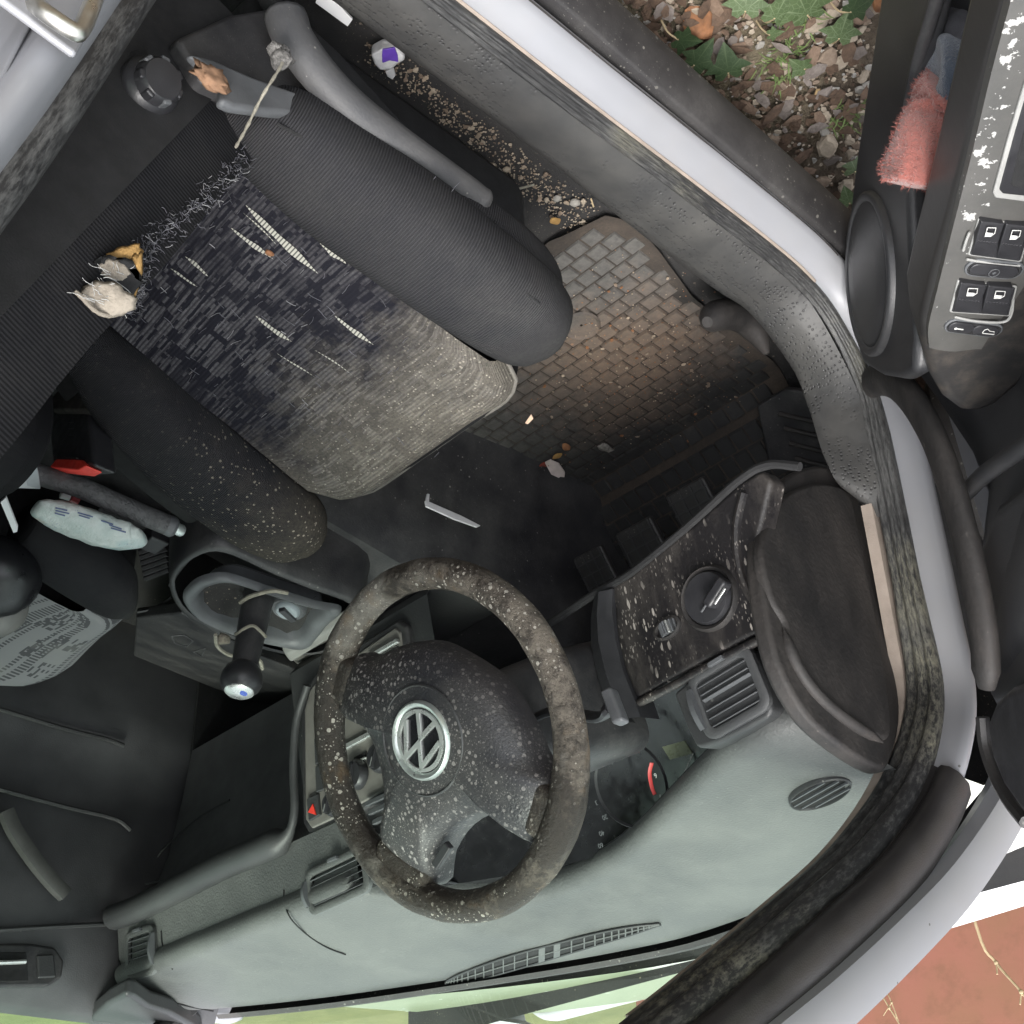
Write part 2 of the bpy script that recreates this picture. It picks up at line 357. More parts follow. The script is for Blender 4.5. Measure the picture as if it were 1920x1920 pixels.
def mat_rubber():
    a = N('muddy_rubber_mat'); f = a.noise(5, 7, .68); g = a.noise(120, 5, .7)
    geo = a.n('NewGeometry'); sx = a.n('SeparateXYZ'); a.t.links.new(geo.outputs['Position'], sx.inputs[0])
    # grey dust at the rear, a patch of trodden brown soil in the middle
    dx = a.math('MULTIPLY', a.math('ADD', sx.outputs[0], .42), 4.2); dy = a.math('MULTIPLY', a.math('SUBTRACT', sx.outputs[1], .28), 5.0)
    rad = a.math('SQRT', a.math('ADD', a.math('MULTIPLY', dx, dx), a.math('MULTIPLY', dy, dy)))
    nz = a.math('SUBTRACT', a.noise(9, 8, .75), .5)
    br = a.math('MULTIPLY', a.ramp(a.math('ADD', rad, a.math('MULTIPLY', nz, 1.6)), [(.15, 1.0), (.85, 0.0)]), a.ramp(g, [(.3, .5), (.62, 1.0)]))
    gr = a.math('MULTIPLY', a.ramp(a.math('ADD', sx.outputs[1], a.math('MULTIPLY', nz, .35)), [(.15, 1.0), (.5, 0.0)]), a.ramp(g, [(.3, .5), (.65, 1.0)]))
    c = a.mix(gr, (.017, .017, .0175), (.105, .10, .093)); k = br; c = a.mix(br, c, (.15, .105, .075))
    c = a.mix(a.math('MULTIPLY', a.spots(90, .2, .15), k), c, (.3, .16, .09))
    a.set(Base_Color=c, Roughness=.8); a.bump(g, .5, .002); return a.m
M['mat'] = mat_rubber()
M['mat_gap'] = dusty('mat_grooves', (.010, .010, .010), (.085, .066, .052), 1.0, .85, 6, lo=.3, hi=.65)
M['cabin_plastic'] = simple('charcoal_cabin_plastic', (.072, .072, .076), .45, 0, .2, 14, .35, 500)
M['chrome'] = simple('brushed_metal', (.62, .63, .62), .3, .7, .08, 30)
M['steel'] = simple('dull_steel', (.55, .54, .5), .35, 1.0, .2, 40)
M['badge_ring'] = simple('satin_ring', (.55, .60, .58), .35, .7, .08, 40)
M['white'] = simple('white_plastic', (.75, .75, .76), .5, 0, .08, 30)
M['paper'] = simple('crumpled_paper', (.52, .52, .51), .8, 0, .1, 60, .5, 90)
M['card_grey'] = simple('grey_card', (.36, .38, .40), .6, 0, .1, 40)
M['red'] = simple('red_plastic', (.75, .05, .035), .4, 0, .12, 60)
M['red_mark'] = simple('red_print', (.5, .03, .03), .5, 0, .1, 60)
M['print'] = simple('pale_print', (.6, .6, .58), .5, 0, .05, 60)
M['emblem_blue'] = simple('blue_enamel', (.05, .10, .45), .25, 0, .2, 200)
M['foam'] = simple('yellowed_foam', (.33, .20, .075), .95, 0, .3, 60, .7, 200, .2, .003)
M['foam_pale'] = simple('pale_padding', (.30, .265, .22), .95, 0, .25, 60, .6, 200, .2, .003)
M['thread'] = simple('frayed_thread', (.26, .26, .27), .9, 0, .3, 80)
M['thread_dark'] = simple('dark_thread', (.10, .10, .115), .9, 0, .4, 80)
M['straw'] = simple('grey_twine', (.24, .225, .185), .9, 0, .25, 150, .5, 400)
def warp():
    a = N('bared_warp_threads'); wv = a.n('TexWave', wave_type='BANDS', bands_direction='X'); wv.inputs['Scale'].default_value = 2.6; a.t.links.new(a.tc.outputs['UV'], wv.inputs['Vector'])
    a.set(Base_Color=a.ramp(wv.outputs['Fac'], [(.2, (.08, .08, .075)), (.5, (.40, .39, .34))]), Roughness=.9); return a.m
M['warp'] = warp()
def cloth(name, col, bs=350):
    a = N(name); g = a.noise(bs, 4, .7); f = a.noise(25, 5)
    a.set(Base_Color=a.mix(a.math('MULTIPLY', f, .9), tuple(x * .6 for x in col), tuple(min(1, x * 1.35) for x in col)), Roughness=.95)
    a.b.inputs['Sheen Weight'].default_value = .4; a.bump(a.math('ADD', g, f), .9, .004); return a.m
M['pink'] = cloth('pink_towelling', (.27, .085, .068), 220); M['navy'] = cloth('navy_cloth', (.03, .045, .07))
def peeled():
    a = N('peeling_silver_coating')
    f = a.ramp(a.noise(22, 7, .7), [(.25, .0), (.8, 1.0)]); c = a.mix(f, (.10, .10, .096), (.155, .15, .142))
    geo = a.n('SeparateXYZ'); a.t.links.new(a.tc.outputs['UV'], geo.inputs[0])
    # coating has flaked off along the outer edge and round the openings
    e = a.math('ADD', a.noise(75, 4, .65), a.math('MULTIPLY', a.ramp(geo.outputs[0], [(.0, .0), (.26, .115), (.5, -.1), (1.0, -.1)]), a.ramp(geo.outputs[1], [(0, 1.0), (.55, .9), (.66, -1.0), (1, -1.0)])))
    k = a.ramp(e, [(.655, 0.0), (.668, 1.0)]); c = a.mix(k, c, (.38, .38, .37))
    a.set(Base_Color=c, Metallic=a.math('MULTIPLY', a.math('SUBTRACT', 1.0, k), .45), Roughness=.42); a.bump(a.math('ADD', a.math('MULTIPLY', k, -1.0), a.math('MULTIPLY', a.noise(900, 2), .3)), .4, .001); return a.m
M['peeled'] = peeled()
M['bare'] = simple('bare_white_edge', (.30, .30, .29), .5, 0, .1, 60)
def worn_nose():
    a = N('worn_armrest_end'); g_ = a.n('NewGeometry'); sy_ = a.n('SeparateXYZ'); a.t.links.new(g_.outputs['Position'], sy_.inputs[0]); f = a.math('MULTIPLY', a.noise(40, 6, .7, a.co((1, 1, .4))), a.ramp(sy_.outputs[1], [(.09, .55), (.14, 1.0)]))
    a.set(Base_Color=a.mix(a.ramp(f, [(.45, 0.0), (.75, .6)]), (.030, .029, .029), (.115, .098, .082)), Roughness=.42); a.bump(f, .4, .002); return a.m
M['worn'] = worn_nose()
def glass():
    a = N('tinted_glass'); a.t.nodes.remove(a.b)
    tr = a.n('BsdfTransparent'); tr.inputs[0].default_value = (.78, .88, .80, 1); gl = a.n('BsdfGlossy'); gl.inputs['Roughness'].default_value = .03
    lw = a.n('LayerWeight'); lw.inputs[0].default_value = .25; mx = a.n('MixShader')
    df = a.n('BsdfDiffuse'); df.inputs[0].default_value = (.5, .54, .48, 1)
    m2 = a.n('MixShader'); fl = a.ramp(a.noise(6, 6, .7), [(.4, .02), (.8, .14)]); a.t.links.new(fl, m2.inputs[0])
    a.t.links.new(a.math('MULTIPLY', lw.outputs[0], .15), mx.inputs[0]); a.t.links.new(tr.outputs[0], mx.inputs[1]); a.t.links.new(gl.outputs[0], mx.inputs[2])
    a.t.links.new(mx.outputs[0], m2.inputs[1]); a.t.links.new(df.outputs[0], m2.inputs[2]); a.t.links.new(m2.outputs[0], a.out.inputs[0]); return a.m
M['glass'] = glass()
M['screen'] = simple('cluster_face', (.012, .012, .014), .18, 0, .2, 30)
M['lcd'] = simple('lcd_window', (.10, .11, .075), .3, 0, .1, 60)
M['radio'] = simple('grey_brown_fascia', (.15, .143, .132), .45, 0, .12, 40, .2)
M['mint'] = None
def wipes():
    a = N('crumpled_mint_wrapper'); f = a.noise(22, 4)
    c = a.ramp(f, [(.3, (.36, .43, .41)), (.55, (.50, .54, .52)), (.7, (.34, .45, .45))])
    sp = a.spots(300, .4, .5, a.co((1, 3, 1))); msk = a.ramp(a.noise(30, 2), [(.55, 0.0), (.62, 1.0)])
    c = a.mix(a.math('MULTIPLY', a.math('MULTIPLY', sp, msk), .7), c, (.08, .13, .28)); c = a.mix(a.ramp(a.noise(12, 3), [(.64, 0.0), (.7, .6)]), c, (.62, .42, .30))
    a.set(Base_Color=c, Roughness=.35); a.bump(a.noise(60, 5, .6), .8, .006); return a.m
M['wipes'] = wipes()
M['purple'] = simple('purple_print', (.10, .045, .33), .4, 0, .15, 80)
M['pack_white'] = simple('white_wrapper', (.5, .5, .51), .45, 0, .12, 80, .6, 120, .5, .003)
M['autumn'] = simple('dry_leaf', (.22, .10, .045), .8, 0, .4, 90, .4)
M['grit'] = simple('grit', (.30, .24, .18), .95, 0, .5, 45)
M['dry'] = simple('dry_stem', (.42, .33, .2), .8, 0, .2, 60)
M['rust'] = simple('rusty_tan', (.26, .15, .09), .9, 0, .4, 70, .5, 200)
# ================================================================== SETTING
G = 0.10                                            # ground level
def soil():
    a = N('leafy_soil'); f = a.noise(3.5, 8, .7); g = a.noise(40, 6, .7)
    c = a.ramp(f, [(.3, (.06, .046, .034)), (.5, (.15, .115, .082)), (.7, (.28, .23, .165))])
    c = a.mix(a.ramp(g, [(.35, .5), (.7, 0.0)]), c, (.035, .028, .022))
    far = a.ramp(a.noise(.35, 3), [(.4, 0.0), (.6, .8)]); c = a.mix(far, c, (.13, .15, .05))
    a.set(Base_Color=c, Roughness=.95); a.bump(a.math('ADD', g, f), .9, .02); return a.m
M['soil'] = soil()
def ground():
    xs = [-60, -20, -6, -3, -2, -1.5] + [-1.25 + .03 * i for i in range(25)] + [-.4, 0, 1, 3, 8, 25, 60]
    ys = [-60, -20, -5, -2, -1, -.6] + [-.4 + .03 * i for i in range(42)] + [1.2, 2, 4, 8, 25, 70]
    rows = []
    for y in ys:
        r = []
        for x in xs:
            near = 1 if -1.3 < x < -.45 and -.5 < y < .95 else 0
            r.append((x, y, G - .004 + near * (.014 * noise.noise(V((x * 9, y * 9, 2))) + .008 * noise.noise(V((x * 31, y * 31, 5))))))
        rows.append(r)
    return tag(grid('ground', rows, M['soil'], uv=False), kind='structure')
ground()
def gmat(name, c1, c2, sc=60):
    a = N(name); a.set(Base_Color=a.ramp(a.noise(sc, 6, .7), [(.3, c1), (.7, c2)]), Roughness=.9); a.bump(a.noise(sc * 4, 4), .5, .002); return a.m
STONE = [gmat('pale_shale', (.24, .20, .15), (.40, .34, .27)), gmat('brown_shale', (.13, .095, .07), (.26, .2, .15)), gmat('ochre_stone', (.30, .20, .09), (.46, .33, .18)), gmat('grey_stone', (.2, .19, .17), (.36, .34, .31))]
def chip(seed, flat=.35):
    r = random.Random(seed); k = r.randint(5, 8); pts = []
    for i in range(k):
        a = 2 * math.pi * i / k + r.uniform(-.25, .25); q = r.uniform(.7, 1.1); pts.append((math.cos(a) * q, math.sin(a) * q * r.uniform(.6, .95)))
    return pts, r.uniform(.2, flat)
def chip_mesh(seed, s, c, rz, tilt):
    pts, h = chip(seed); n = len(pts); rot = Matrix.Rotation(rz, 3, 'Z') @ Matrix.Rotation(tilt, 3, 'X')
    vs = [V((x, y, -h * .4)) for x, y in pts] + [V((x * .95, y * .95, h * .5)) for x, y in pts] + [V((x * .72, y * .72, h * .8)) for x, y in pts]
    fs = [tuple(range(n - 1, -1, -1)), tuple(range(2 * n, 3 * n))]
    for l in (0, n): fs += [(l + i, l + (i + 1) % n, l + n + (i + 1) % n, l + n + i) for i in range(n)]
    return [rot @ (v * s) + V(c) for v in vs], fs
def visible_soil(rr):
    q = (rr.uniform(1180, 1640), rr.uniform(-20, 400)); return PXz(q, G), q
rr = random.Random(3)
def heap(name, count, smin, smax, mats, seed, dark=False):
    vs = []; fs = []; mi = []
    r = random.Random(seed)
    for i in range(count):
        p, q = visible_soil(r)
        p += V((r.uniform(-.03, .03), r.uniform(-.03, .03), .004))
        a, b = chip_mesh(r.randint(0, 9999), r.uniform(smin, smax), p, r.uniform(0, 6), r.uniform(-.3, .3)); o = len(vs); vs += a; fs += [tuple(o + k for k in f) for f in b]; mi += [r.randrange(len(mats))] * len(b)
    return tag(mk(name, vs, fs, None, smooth=False, mats=mats, midx=mi, angle=0), 'small brown and tan stone chips strewn over the soil', 'gravel', kind='stuff')
LEAFB = gmat('rotten_leaf', (.05, .032, .022), (.14, .09, .06), 90)
heap('gravel', 1300, .0015, .0055, [STONE[0], STONE[0], STONE[3], STONE[1], LEAFB], 5)
def litter():
    r = random.Random(8); vs = []; fs = []; mi = []
    for i in range(520):
        p, q = visible_soil(r)
        if r.random() < (q[0] - 1250) / 500: continue
        s = r.uniform(.006, .02); a = r.uniform(0, 6.3); ax = V((math.cos(a), math.sin(a), r.uniform(-.5, .5))); ay = V((-math.sin(a), math.cos(a), r.uniform(-.4, .4))); o = len(vs); k = r.randint(5, 7); c = p + V((0, 0, r.uniform(.004, .014)))
        vs.append(c + V((0, 0, .15 * s)))
        for j in range(k): t = 6.283 * j / k; w_ = r.uniform(.6, 1.1); vs.append(c + (ax * math.cos(t) + ay * math.sin(t) * .6) * s * w_)
        fs += [(o, o + 1 + j, o + 1 + (j + 1) % k) for j in range(k)]; mi += [r.choice([0, 0, 0, 1, 2])] * k
    return tag(mk('leaf_litter', vs, fs, None, mats=[LEAFB, gmat('old_leaf', (.10, .065, .045), (.2, .14, .1), 90), gmat('grey_leaf', (.12, .10, .09), (.22, .19, .17), 90)], midx=mi, recalc=False), 'rotting brown leaf fragments covering the soil by the sill', 'leaf litter', kind='stuff')
litter()
for i in range(130):
    p, q = visible_soil(rr)
    right = (q[0] - 1180) / 460
    if rr.random() > right * 1.1 + .1: continue
    p.z = G + .005; s = rr.uniform(.006, .017)
    a, b = chip_mesh(i, s, p, rr.uniform(0, 6), rr.uniform(-.25, .25))
    tag(mk('stone', a, b, STONE[rr.choice([0, 0, 0, 1, 3])], smooth=False), 'flat tan stone chip on the soil between sill and open door', 'stone', 'stones on the soil')
def one_stone(q, s, mat, lab, seed):
    p = PXz(q, G + .008); a, b = chip_mesh(seed, s, p, 1.0, .1); tag(mk('stone', a, b, mat, smooth=False), lab, 'stone')
one_stone((1533, 176), .010, STONE[2], 'rounded ochre stone among the paler stone chips', 31)
one_stone((1552, 275), .021, STONE[0], 'largest flat grey-tan slab on the soil near the door bottom', 44)
def ivy_leaf(verts, faces, uvs, c, ax, ay, s, curl, seed):
    out = [(0, -.15), (.28, -.42), (.52, -.30), (.50, -.02), (.95, .10), (.62, .34), (.42, .42), (.30, .72), (0, 1.15), (-.30, .72), (-.42, .42), (-.62, .34), (-.95, .10), (-.50, -.02), (-.52, -.30), (-.28, -.42)]
    n = V(ax).cross(V(ay)).normalized(); o = len(verts)
    def pt(x, y): return V(c) + (V(ax) * x + V(ay) * y) * s + n * s * (curl * (x * x) - .12 * y * y)
    verts.append(pt(0, .05)); uvs.append((0, .05))
    for x, y in out: verts.append(pt(x, y)); uvs.append((x, y))
    k = len(out)
    for i in range(k): faces.append((o, o + 1 + i, o + 1 + (i + 1) % k))
def ivymat(name, c1, c2, vein):
    a = N(name); sep = a.n('SeparateXYZ'); a.t.links.new(a.tc.outputs['UV'], sep.inputs[0])
    # veins fan out from the leaf base
    ang = a.math('ARCTAN2', sep.outputs[0], a.math('ADD', sep.outputs[1], .05)); ra = a.math('ABSOLUTE', a.math('SINE', a.math('MULTIPLY', ang, 3.6)))
    k = a.ramp(ra, [(.05, .75), (.22, 0.0)]); nz = a.noise(60, 5)
    x = a.n('TexVoronoi', feature='DISTANCE_TO_EDGE'); x.inputs['Scale'].default_value = 5; a.t.links.new(a.tc.outputs['UV'], x.inputs['Vector'])
    k = a.math('MAXIMUM', k, a.ramp(x.outputs['Distance'], [(.02, .4), (.06, 0.0)]))
    a.set(Base_Color=a.mix(k, a.mix(nz, c1, c2), vein), Roughness=.5); a.bump(k, -.4, .002)
    a.b.inputs['Subsurface Weight'].default_value = 0; return a.m
IVY = [ivymat('ivy_green', (.035, .06, .022), (.075, .11, .045), (.16, .20, .12)), ivymat('ivy_dark', (.014, .032, .012), (.035, .06, .024), (.07, .10, .05))]
def ivy(name, leaves, lab, h=.03):
    base = PXz(leaves[0][0], G); root = empty(name, base, lab, 'ivy')
    pts = []
    for q, s, ang, mi in leaves:
        p = PXz(q, G + h + .012 * mi); ax = V((math.cos(ang), math.sin(ang), rr.uniform(-.2, .2))); ay = V((-math.sin(ang), math.cos(ang), rr.uniform(-.25, .1)))
        vs, fs, uv = [], [], []; ivy_leaf(vs, fs, uv, p, ax, ay, s, rr.uniform(-.15, .15), 0)
        mk('leaf', vs, fs, IVY[mi], root, uv=uv, recalc=False, angle=180); pts.append(p - V(ay) * s * .3 - V((0, 0, .012)))
        mk_p = [p - ay * s * .1, p - ay * s * .6 - V((0, 0, .012)), V((p.x, p.y, G)) - ay * s * .9]
        tube('leaf_stalk', cat([tuple(x) for x in mk_p], 4), .0012, M['dry'], root, 5)
ivy('ivy', [((1398, 16), .030, 2.4, 0), ((1455, 30), .030, 2.0, 0), ((1512, 24), .036, 2.9, 0), ((1446, 65), .014, 1.0, 0)], 'pale green ivy leaves with white veins by the sill end, lying on litter')
ivy('ivy', [((1305, 118), .030, 1.7, 1), ((1365, 132), .032, 2.6, 1), ((1276, 75), .024, .6, 1)], 'dark green ivy leaves low beside the black sill rail')
ivy('ivy', [((1575, 68), .030, 2.2, 0), ((1506, 128), .020, 3.4, 0), ((1600, 20), .026, 1.4, 1)], 'loose ivy sprig among the tan stone chips')
ivy('ivy', [((1606, 318), .030, 2.0, 0), ((1592, 378), .022, 2.8, 0)], 'half hidden ivy leaves at the foot of the open door')
def tuft(q, n, s, lab):
    base = PXz(q, G); root = empty('grass_tuft', base, lab, 'grass'); vs = []; fs = []
    for i in range(n):
        a = rr.uniform(0, 6.3); l = rr.uniform(.4, 1) * s; d = V((math.cos(a), math.sin(a), rr.uniform(.3, 1.1))).normalized(); sd_ = V((-d.y, d.x, 0)).normalized() * .0011
        b = base + V((rr.uniform(-.02, .02), rr.uniform(-.02, .02), 0)); o = len(vs)
        t = b + d * l * .6; e = b + d * l + V((0, 0, -.25 * l)); vs += [b - sd_, b + sd_, t + sd_ * .8, t - sd_ * .8, e]; fs += [(o, o + 1, o + 2, o + 3), (o + 3, o + 2, o + 4)]
    mk('blades', vs, fs, GRASS, root)
GRASS = gmat('grass_blade', (.07, .12, .03), (.17, .22, .08), 30)
tuft((1470, 110), 70, .05, 'thin grass tuft beside the ivy on the litter'); tuft((1585, 215), 40, .045, 'sparse grass tuft among the stone chips'); tuft((1500, 20), 40, .05, 'short grass between the pale ivy leaves')
def dead_leaf(q, s, mat, lab, z=G + .012, seed=1, grp=None, tilt=.2):
    p = PXz(q, z); r = random.Random(seed); a = r.uniform(0, 6.3); ax = V((math.cos(a), math.sin(a), tilt)); ay = V((-math.sin(a), math.cos(a), -.1)); rows = []
    for i in range(7):
        t = i / 6; w_ = math.sin(math.pi * min(1, t * .9 + .06)) * .42
        rows.append([p + ax * (t - .5) * s + ay * w_ * k * s + V((0, 0, .25 * s * (k * w_) ** 2 * 2 + .05 * s * math.sin(5 * t + seed))) for k in (-1, -.3, .3, 1)])
    return tag(grid('fallen_leaf', rows, mat, solid=.0006), lab, 'leaf', grp)
dead_leaf((1310, 42), .045, M['autumn'], 'curled orange-brown dead leaf lying on the soil by the sill', seed=3)
dead_leaf((1655, 5), .03, M['autumn'], 'small reddish dead leaf beside the open door edge', seed=6)
# far side: paving wall, lawn
def walltint():
    a = N('terracotta_render'); f = a.noise(1.6, 6, .6); g = a.noise(12, 6, .7)
    c = a.ramp(f, [(.35, (.235, .115, .068)), (.5, (.27, .112, .078)), (.68, (.30, .112, .09))])
    c = a.mix(a.ramp(g, [(.48, 0.0), (.7, .55)]), c, (.17, .085, .05)); c = a.mix(a.spots(30, .06, .2), c, (.6, .5, .4))
    a.set(Base_Color=c, Roughness=.85); a.bump(g, .25, .004); return a.m
wl = prism('low_wall', [(-2.6, 2.6, G - .05), (1.62, 2.6, G - .05), (1.62, 2.6, 1.05), (-2.6, 2.6, 1.05)], (0, .22, 0), walltint(), None, .012, smooth=False)
tag(wl, 'terracotta rendered low wall standing beyond the bonnet', 'wall')
lw = grid('lawn', [[(x, y, G + .02) for x in (1.7, 4, 12, 40)] for y in (-20, 0, 3, 10, 40)], gmat('lawn_green', (.10, .115, .045), (.17, .175, .075), 3), uv=False); tag(lw, kind='structure')
def stem(name, pts, r, lab):
    P3 = [PXy(q, yy) for q, yy in pts]; foot = V((P3[0].x, P3[0].y, G)); root = empty(name, foot, lab, 'plant')
    path = cat([tuple(foot)] + [tuple(p) for p in P3], 5); n = len(path)
    tube('stem', path, [r * (1 - .45 * i / n) for i in range(n)], M['dry'], root, 6)
    for p in P3[1:-1]:
        blob('node', p, r * 1.4, r * 1.3, r * 1.7, M['dry'], root, rr.random(), .3, 2, ico=0)
        tube('twig', [p, p + V((rr.uniform(-.03, .03), -.01, .03))], r * .5, M['dry'], root, 5)
stem('dry_stalk', [((1830, 1735), 2.45), ((1868, 1805), 2.46), ((1915, 1860), 2.45), ((1990, 1960), 2.45)], .0045, 'thick pale dry stalk leaning across the terracotta wall')
stem('dry_stalk', [((1632, 1822), 2.42), ((1640, 1843), 2.43), ((1668, 1890), 2.42), ((1705, 1950), 2.42)], .003, 'thin forked dry stalk crossing another before the wall')
stem('dry_stalk', [((1646, 1805), 2.46), ((1655, 1845), 2.47), ((1672, 1880), 2.46), ((1700, 1960), 2.46)], .0025, 'finest dry stalk leaning behind the forked one at the wall')
stem('dry_stalk', [((1602, 1850), 2.44), ((1594, 1872), 2.44), ((1595, 1950), 2.44)], .0035, 'upright dry stalk standing nearest the pillar edge')
stem('dry_stalk', [((1540, 1900), 2.4), ((1560, 1925), 2.4), ((1580, 1950), 2.4)], .003, 'short bent dry stalk just clearing the pillar')

# ================================================================== CAR
CAR = empty('car', (0, 0, G), 'neglected silver car with open driver door and mouldy dark interior', 'car')
def part(o, label=None):
    if label: o['label'] = label
    return o
def sub(name, loc, label=None, parent=None):
    o = bpy.data.objects.new(name, None); link(o, parent or CAR, V(loc)); o.empty_display_size = .05
    if label: o['label'] = label
    return o
# ---- door opening: seal and silver frame, one closed loop
AP = [(-.728, -.50, .41), (-.728, -.35, .405), (-.729, -.15, .40), (-.730, .02, .392), (-.731, .15, .388), (-.731, .235, .392), (-.728, .297, .414), (-.720, .356, .476), (-.710, .374, .565), (-.698, .389, .665), (-.686, .403, .759), (-.676, .410, .844), (-.666, .384, .912), (-.646, .348, .974), (-.622, .283, 1.041), (-.599, .192, 1.106), (-.578, .105, 1.165), (-.563, .04, 1.207), (-.54, -.08, 1.28), (-.52, -.22, 1.335), (-.51, -.40, 1.36), (-.515, -.60, 1.36), (-.535, -.69, 1.33), (-.60, -.70, 1.17), (-.675, -.66, .95), (-.700, -.625, .80), (-.718, -.592, .64), (-.726, -.562, .50), (-.728, -.535, .435)]
LOOP = cat(AP, 5, closed=True)
sealp = [(.020, .012), (.021, -.004), (.016, -.012), (.011, -.012), (.007, -.005), (.003, -.011), (-.001, -.014), (-.005, -.011), (-.008, -.004), (-.011, -.010), (-.016, -.011), (-.021, -.004), (-.022, .002), (-.021, .012)]
SR = [.45 if p.z < .43 and p.y > -.5 else (.45 + .28 * min(1, (p.z - .43) / .12) + .50 * max(0, min(1, (p.z - .72) / .3)) if p.y > -.1 else 1.0) for p in LOOP]
SL = tube('door_seal', LOOP, SR, M['seal'], CAR, up=(1, 0, 0), prof=sealp, closed=True, angle=180, uvs=True)
part(SL, 'ribbed black rubber door seal blotched with grey mould')
flp = [(.004, .008), (-.004, .004), (-.022, .005), (-.040, .012), (-.0455, .0165), (-.0465, .023), (-.044, .029), (-.036, .032), (.0, .05), (.012, .04), (.012, .013)]
iA = [i for i, p in enumerate(LOOP) if p.z > .93 and p.y > -.25]; i0, i1 = iA[0], iA[-1]
FRAME = [LOOP[(i1 + k) % len(LOOP)] for k in range(len(LOOP) - (i1 - i0) + 1)]
tube('door_frame', FRAME, 1.0, M['silver'], CAR, up=(1, 0, 0), prof=flp, angle=50)
gtp = [(-.018, .008), (-.024, .002), (-.028, .007), (-.034, .004), (-.042, .007), (-.047, .016), (-.048, .034), (-.04, .05), (.0, .05), (.012, .04), (.012, .013)]
part(tube('pillar_gutter', LOOP[i0:i1 + 1], 1.0, simple('gutter_rubber', (.020, .0185, .0185), .38, 0, .3, 18, .3), CAR, up=(1, 0, 0), prof=gtp, angle=50), 'glossy black rubber gutter along the windscreen pillar')
SILL = [p for p in LOOP if p.z < .43 and -.5 < p.y < .25]
tube('sill_edge_grime', [p + V((-.0458, 0, -.0195 + .0006 * noise.noise(p * 60))) for p in SILL], [.0012 + .0010 * noise.noise(p * 40) for p in SILL], M['brown_panel'], CAR, 6)
tube('seal_lip', [p + V((-.0105, 0, -.0035)) for p in SILL], .0022, M['tan'], CAR, 6)
# narrow tan edge between seal and trim
TAN = [p for p in LOOP if p.y > -.2 and p.z > .62 and p.y > .02]
tube('edge_trim', [p + V((.026, -.004, -.004)) for p in TAN], 1.0, M['tan'], CAR, up=(1, 0, 0), prof=[(-.008, .01), (-.008, -.006), (.005, -.008), (.007, .01)], angle=30)
# rocker below the silver step
def yext(name, prof, y0, y1, mat, label=None):
    o = prism(name, [(x, y0, z) for x, z in prof], (0, y1 - y0, 0), mat, CAR, .003); return part(o, label)
zr = [PXx((1280, 182), -.790).z, PXx((1280, 112), -.800).z]
yext('rocker_gap', [(-.765, .365), (-.781, .352), (-.782, zr[0] - .02), (-.74, zr[0] - .02)], -1.6, .58, M['dark_void'])
yext('rocker_skirt', [(-.784, zr[0] + .006), (-.791, zr[0]), (-.802, zr[0] - .02), (-.803, zr[1] + .005), (-.797, zr[1] - .002), (-.76, zr[1] - .004), (-.76, zr[0] + .006)], -1.6, .58, M['rubber'], 'scuffed dark plastic skirt below the silver sill')
# inner sill trim
inn = [tuple(PXz((420, -150), .376)), tuple(PXz((660, 28), .376)), tuple(PXz((1000, 280), .376)), tuple(PXz((1132, 384), .376)), tuple(PXz((1250, 476), .376)), tuple(PXz((1343, 544), .38)), tuple(PXz((1409, 590), .388)), tuple(PXx((1488, 695), -.652)), tuple(PXx((1527, 788), -.655)), tuple(PXx((1562, 893), -.660)), tuple(PXx((1606, 935), -.662))]
out_ = [(-.720, -.60, .404), (-.721, -.36, .404), (-.722, -.12, .398), (-.722, .0, .394), (-.722, .12, .391), (-.722, .19, .391), (-.722, .265, .403), (-.714, .344, .478), (-.706, .360, .540), (-.700, .371, .600), (-.694, .380, .640)]
ri = cat(inn, 8); ro = cat(out_, 8)
rows = [[a, a * .85 + b * .15 + V((.004, 0, .006)), a * .5 + b * .5 + V((0, 0, .010)), a * .15 + b * .85 + V((0, 0, .004)), b, b + V((.004, .0, -.02)), V((b.x + .006, b.y + .004, min(.28, b.z)))] for a, b in zip(ro, ri)]
part(grid('sill_trim', rows, M['sill_trim'], CAR, angle=60), 'dimpled grey scuff plate along the inner sill')
# ---- B pillar
prism('rear_pillar', [(-.745, -.60, .40), (-.742, -.645, .68), (-.728, -.675, .95), (-.62, -.73, 1.34), (-.62, -.92, 1.34), (-.745, -.88, .95), (-.765, -.88, .40)], (.06, 0, 0), M['silver'], CAR, .006)
st = sub('door_striker', (-.75, -.63, .70), 'steel striker loop with rust at its foot')
box('striker_plate', PXx((95, -8), -.757), (.003, 0, 0), (0, .026, .004), (0, -.005, .034), M['silver'], st, .003)
tube('striker_bar', cat([tuple(PXx((60, 2), -.757)), tuple(PXx((82, 22), -.772)), tuple(PXx((136, 58), -.776)), tuple(PXx((152, 56), -.776)), tuple(PXx((172, 10), -.776)), tuple(PXx((182, -22), -.757))], 4), .0052, M['steel'], st, 10)
# ---- A pillar outside: black band and pale strip
pill = lambda q, o: PL(q, (-.70 - o, 0, .9), (1, 0, -.35))
B2 = cat([tuple(pill(q, .030)) for q in [(1905, 1430), (1885, 1478), (1840, 1555), (1770, 1650), (1678, 1745), (1565, 1850), (1450, 1945), (1350, 2030)]], 6)
part(tube('front_pillar', B2, 1.0, M['silver'], CAR, up=(1, 0, 0), prof=[(.03, .03), (.02, -.008), (.004, -.014), (-.010, -.008), (-.016, .006), (-.012, .03)], angle=40), 'pale silver outer skin of the windscreen pillar')
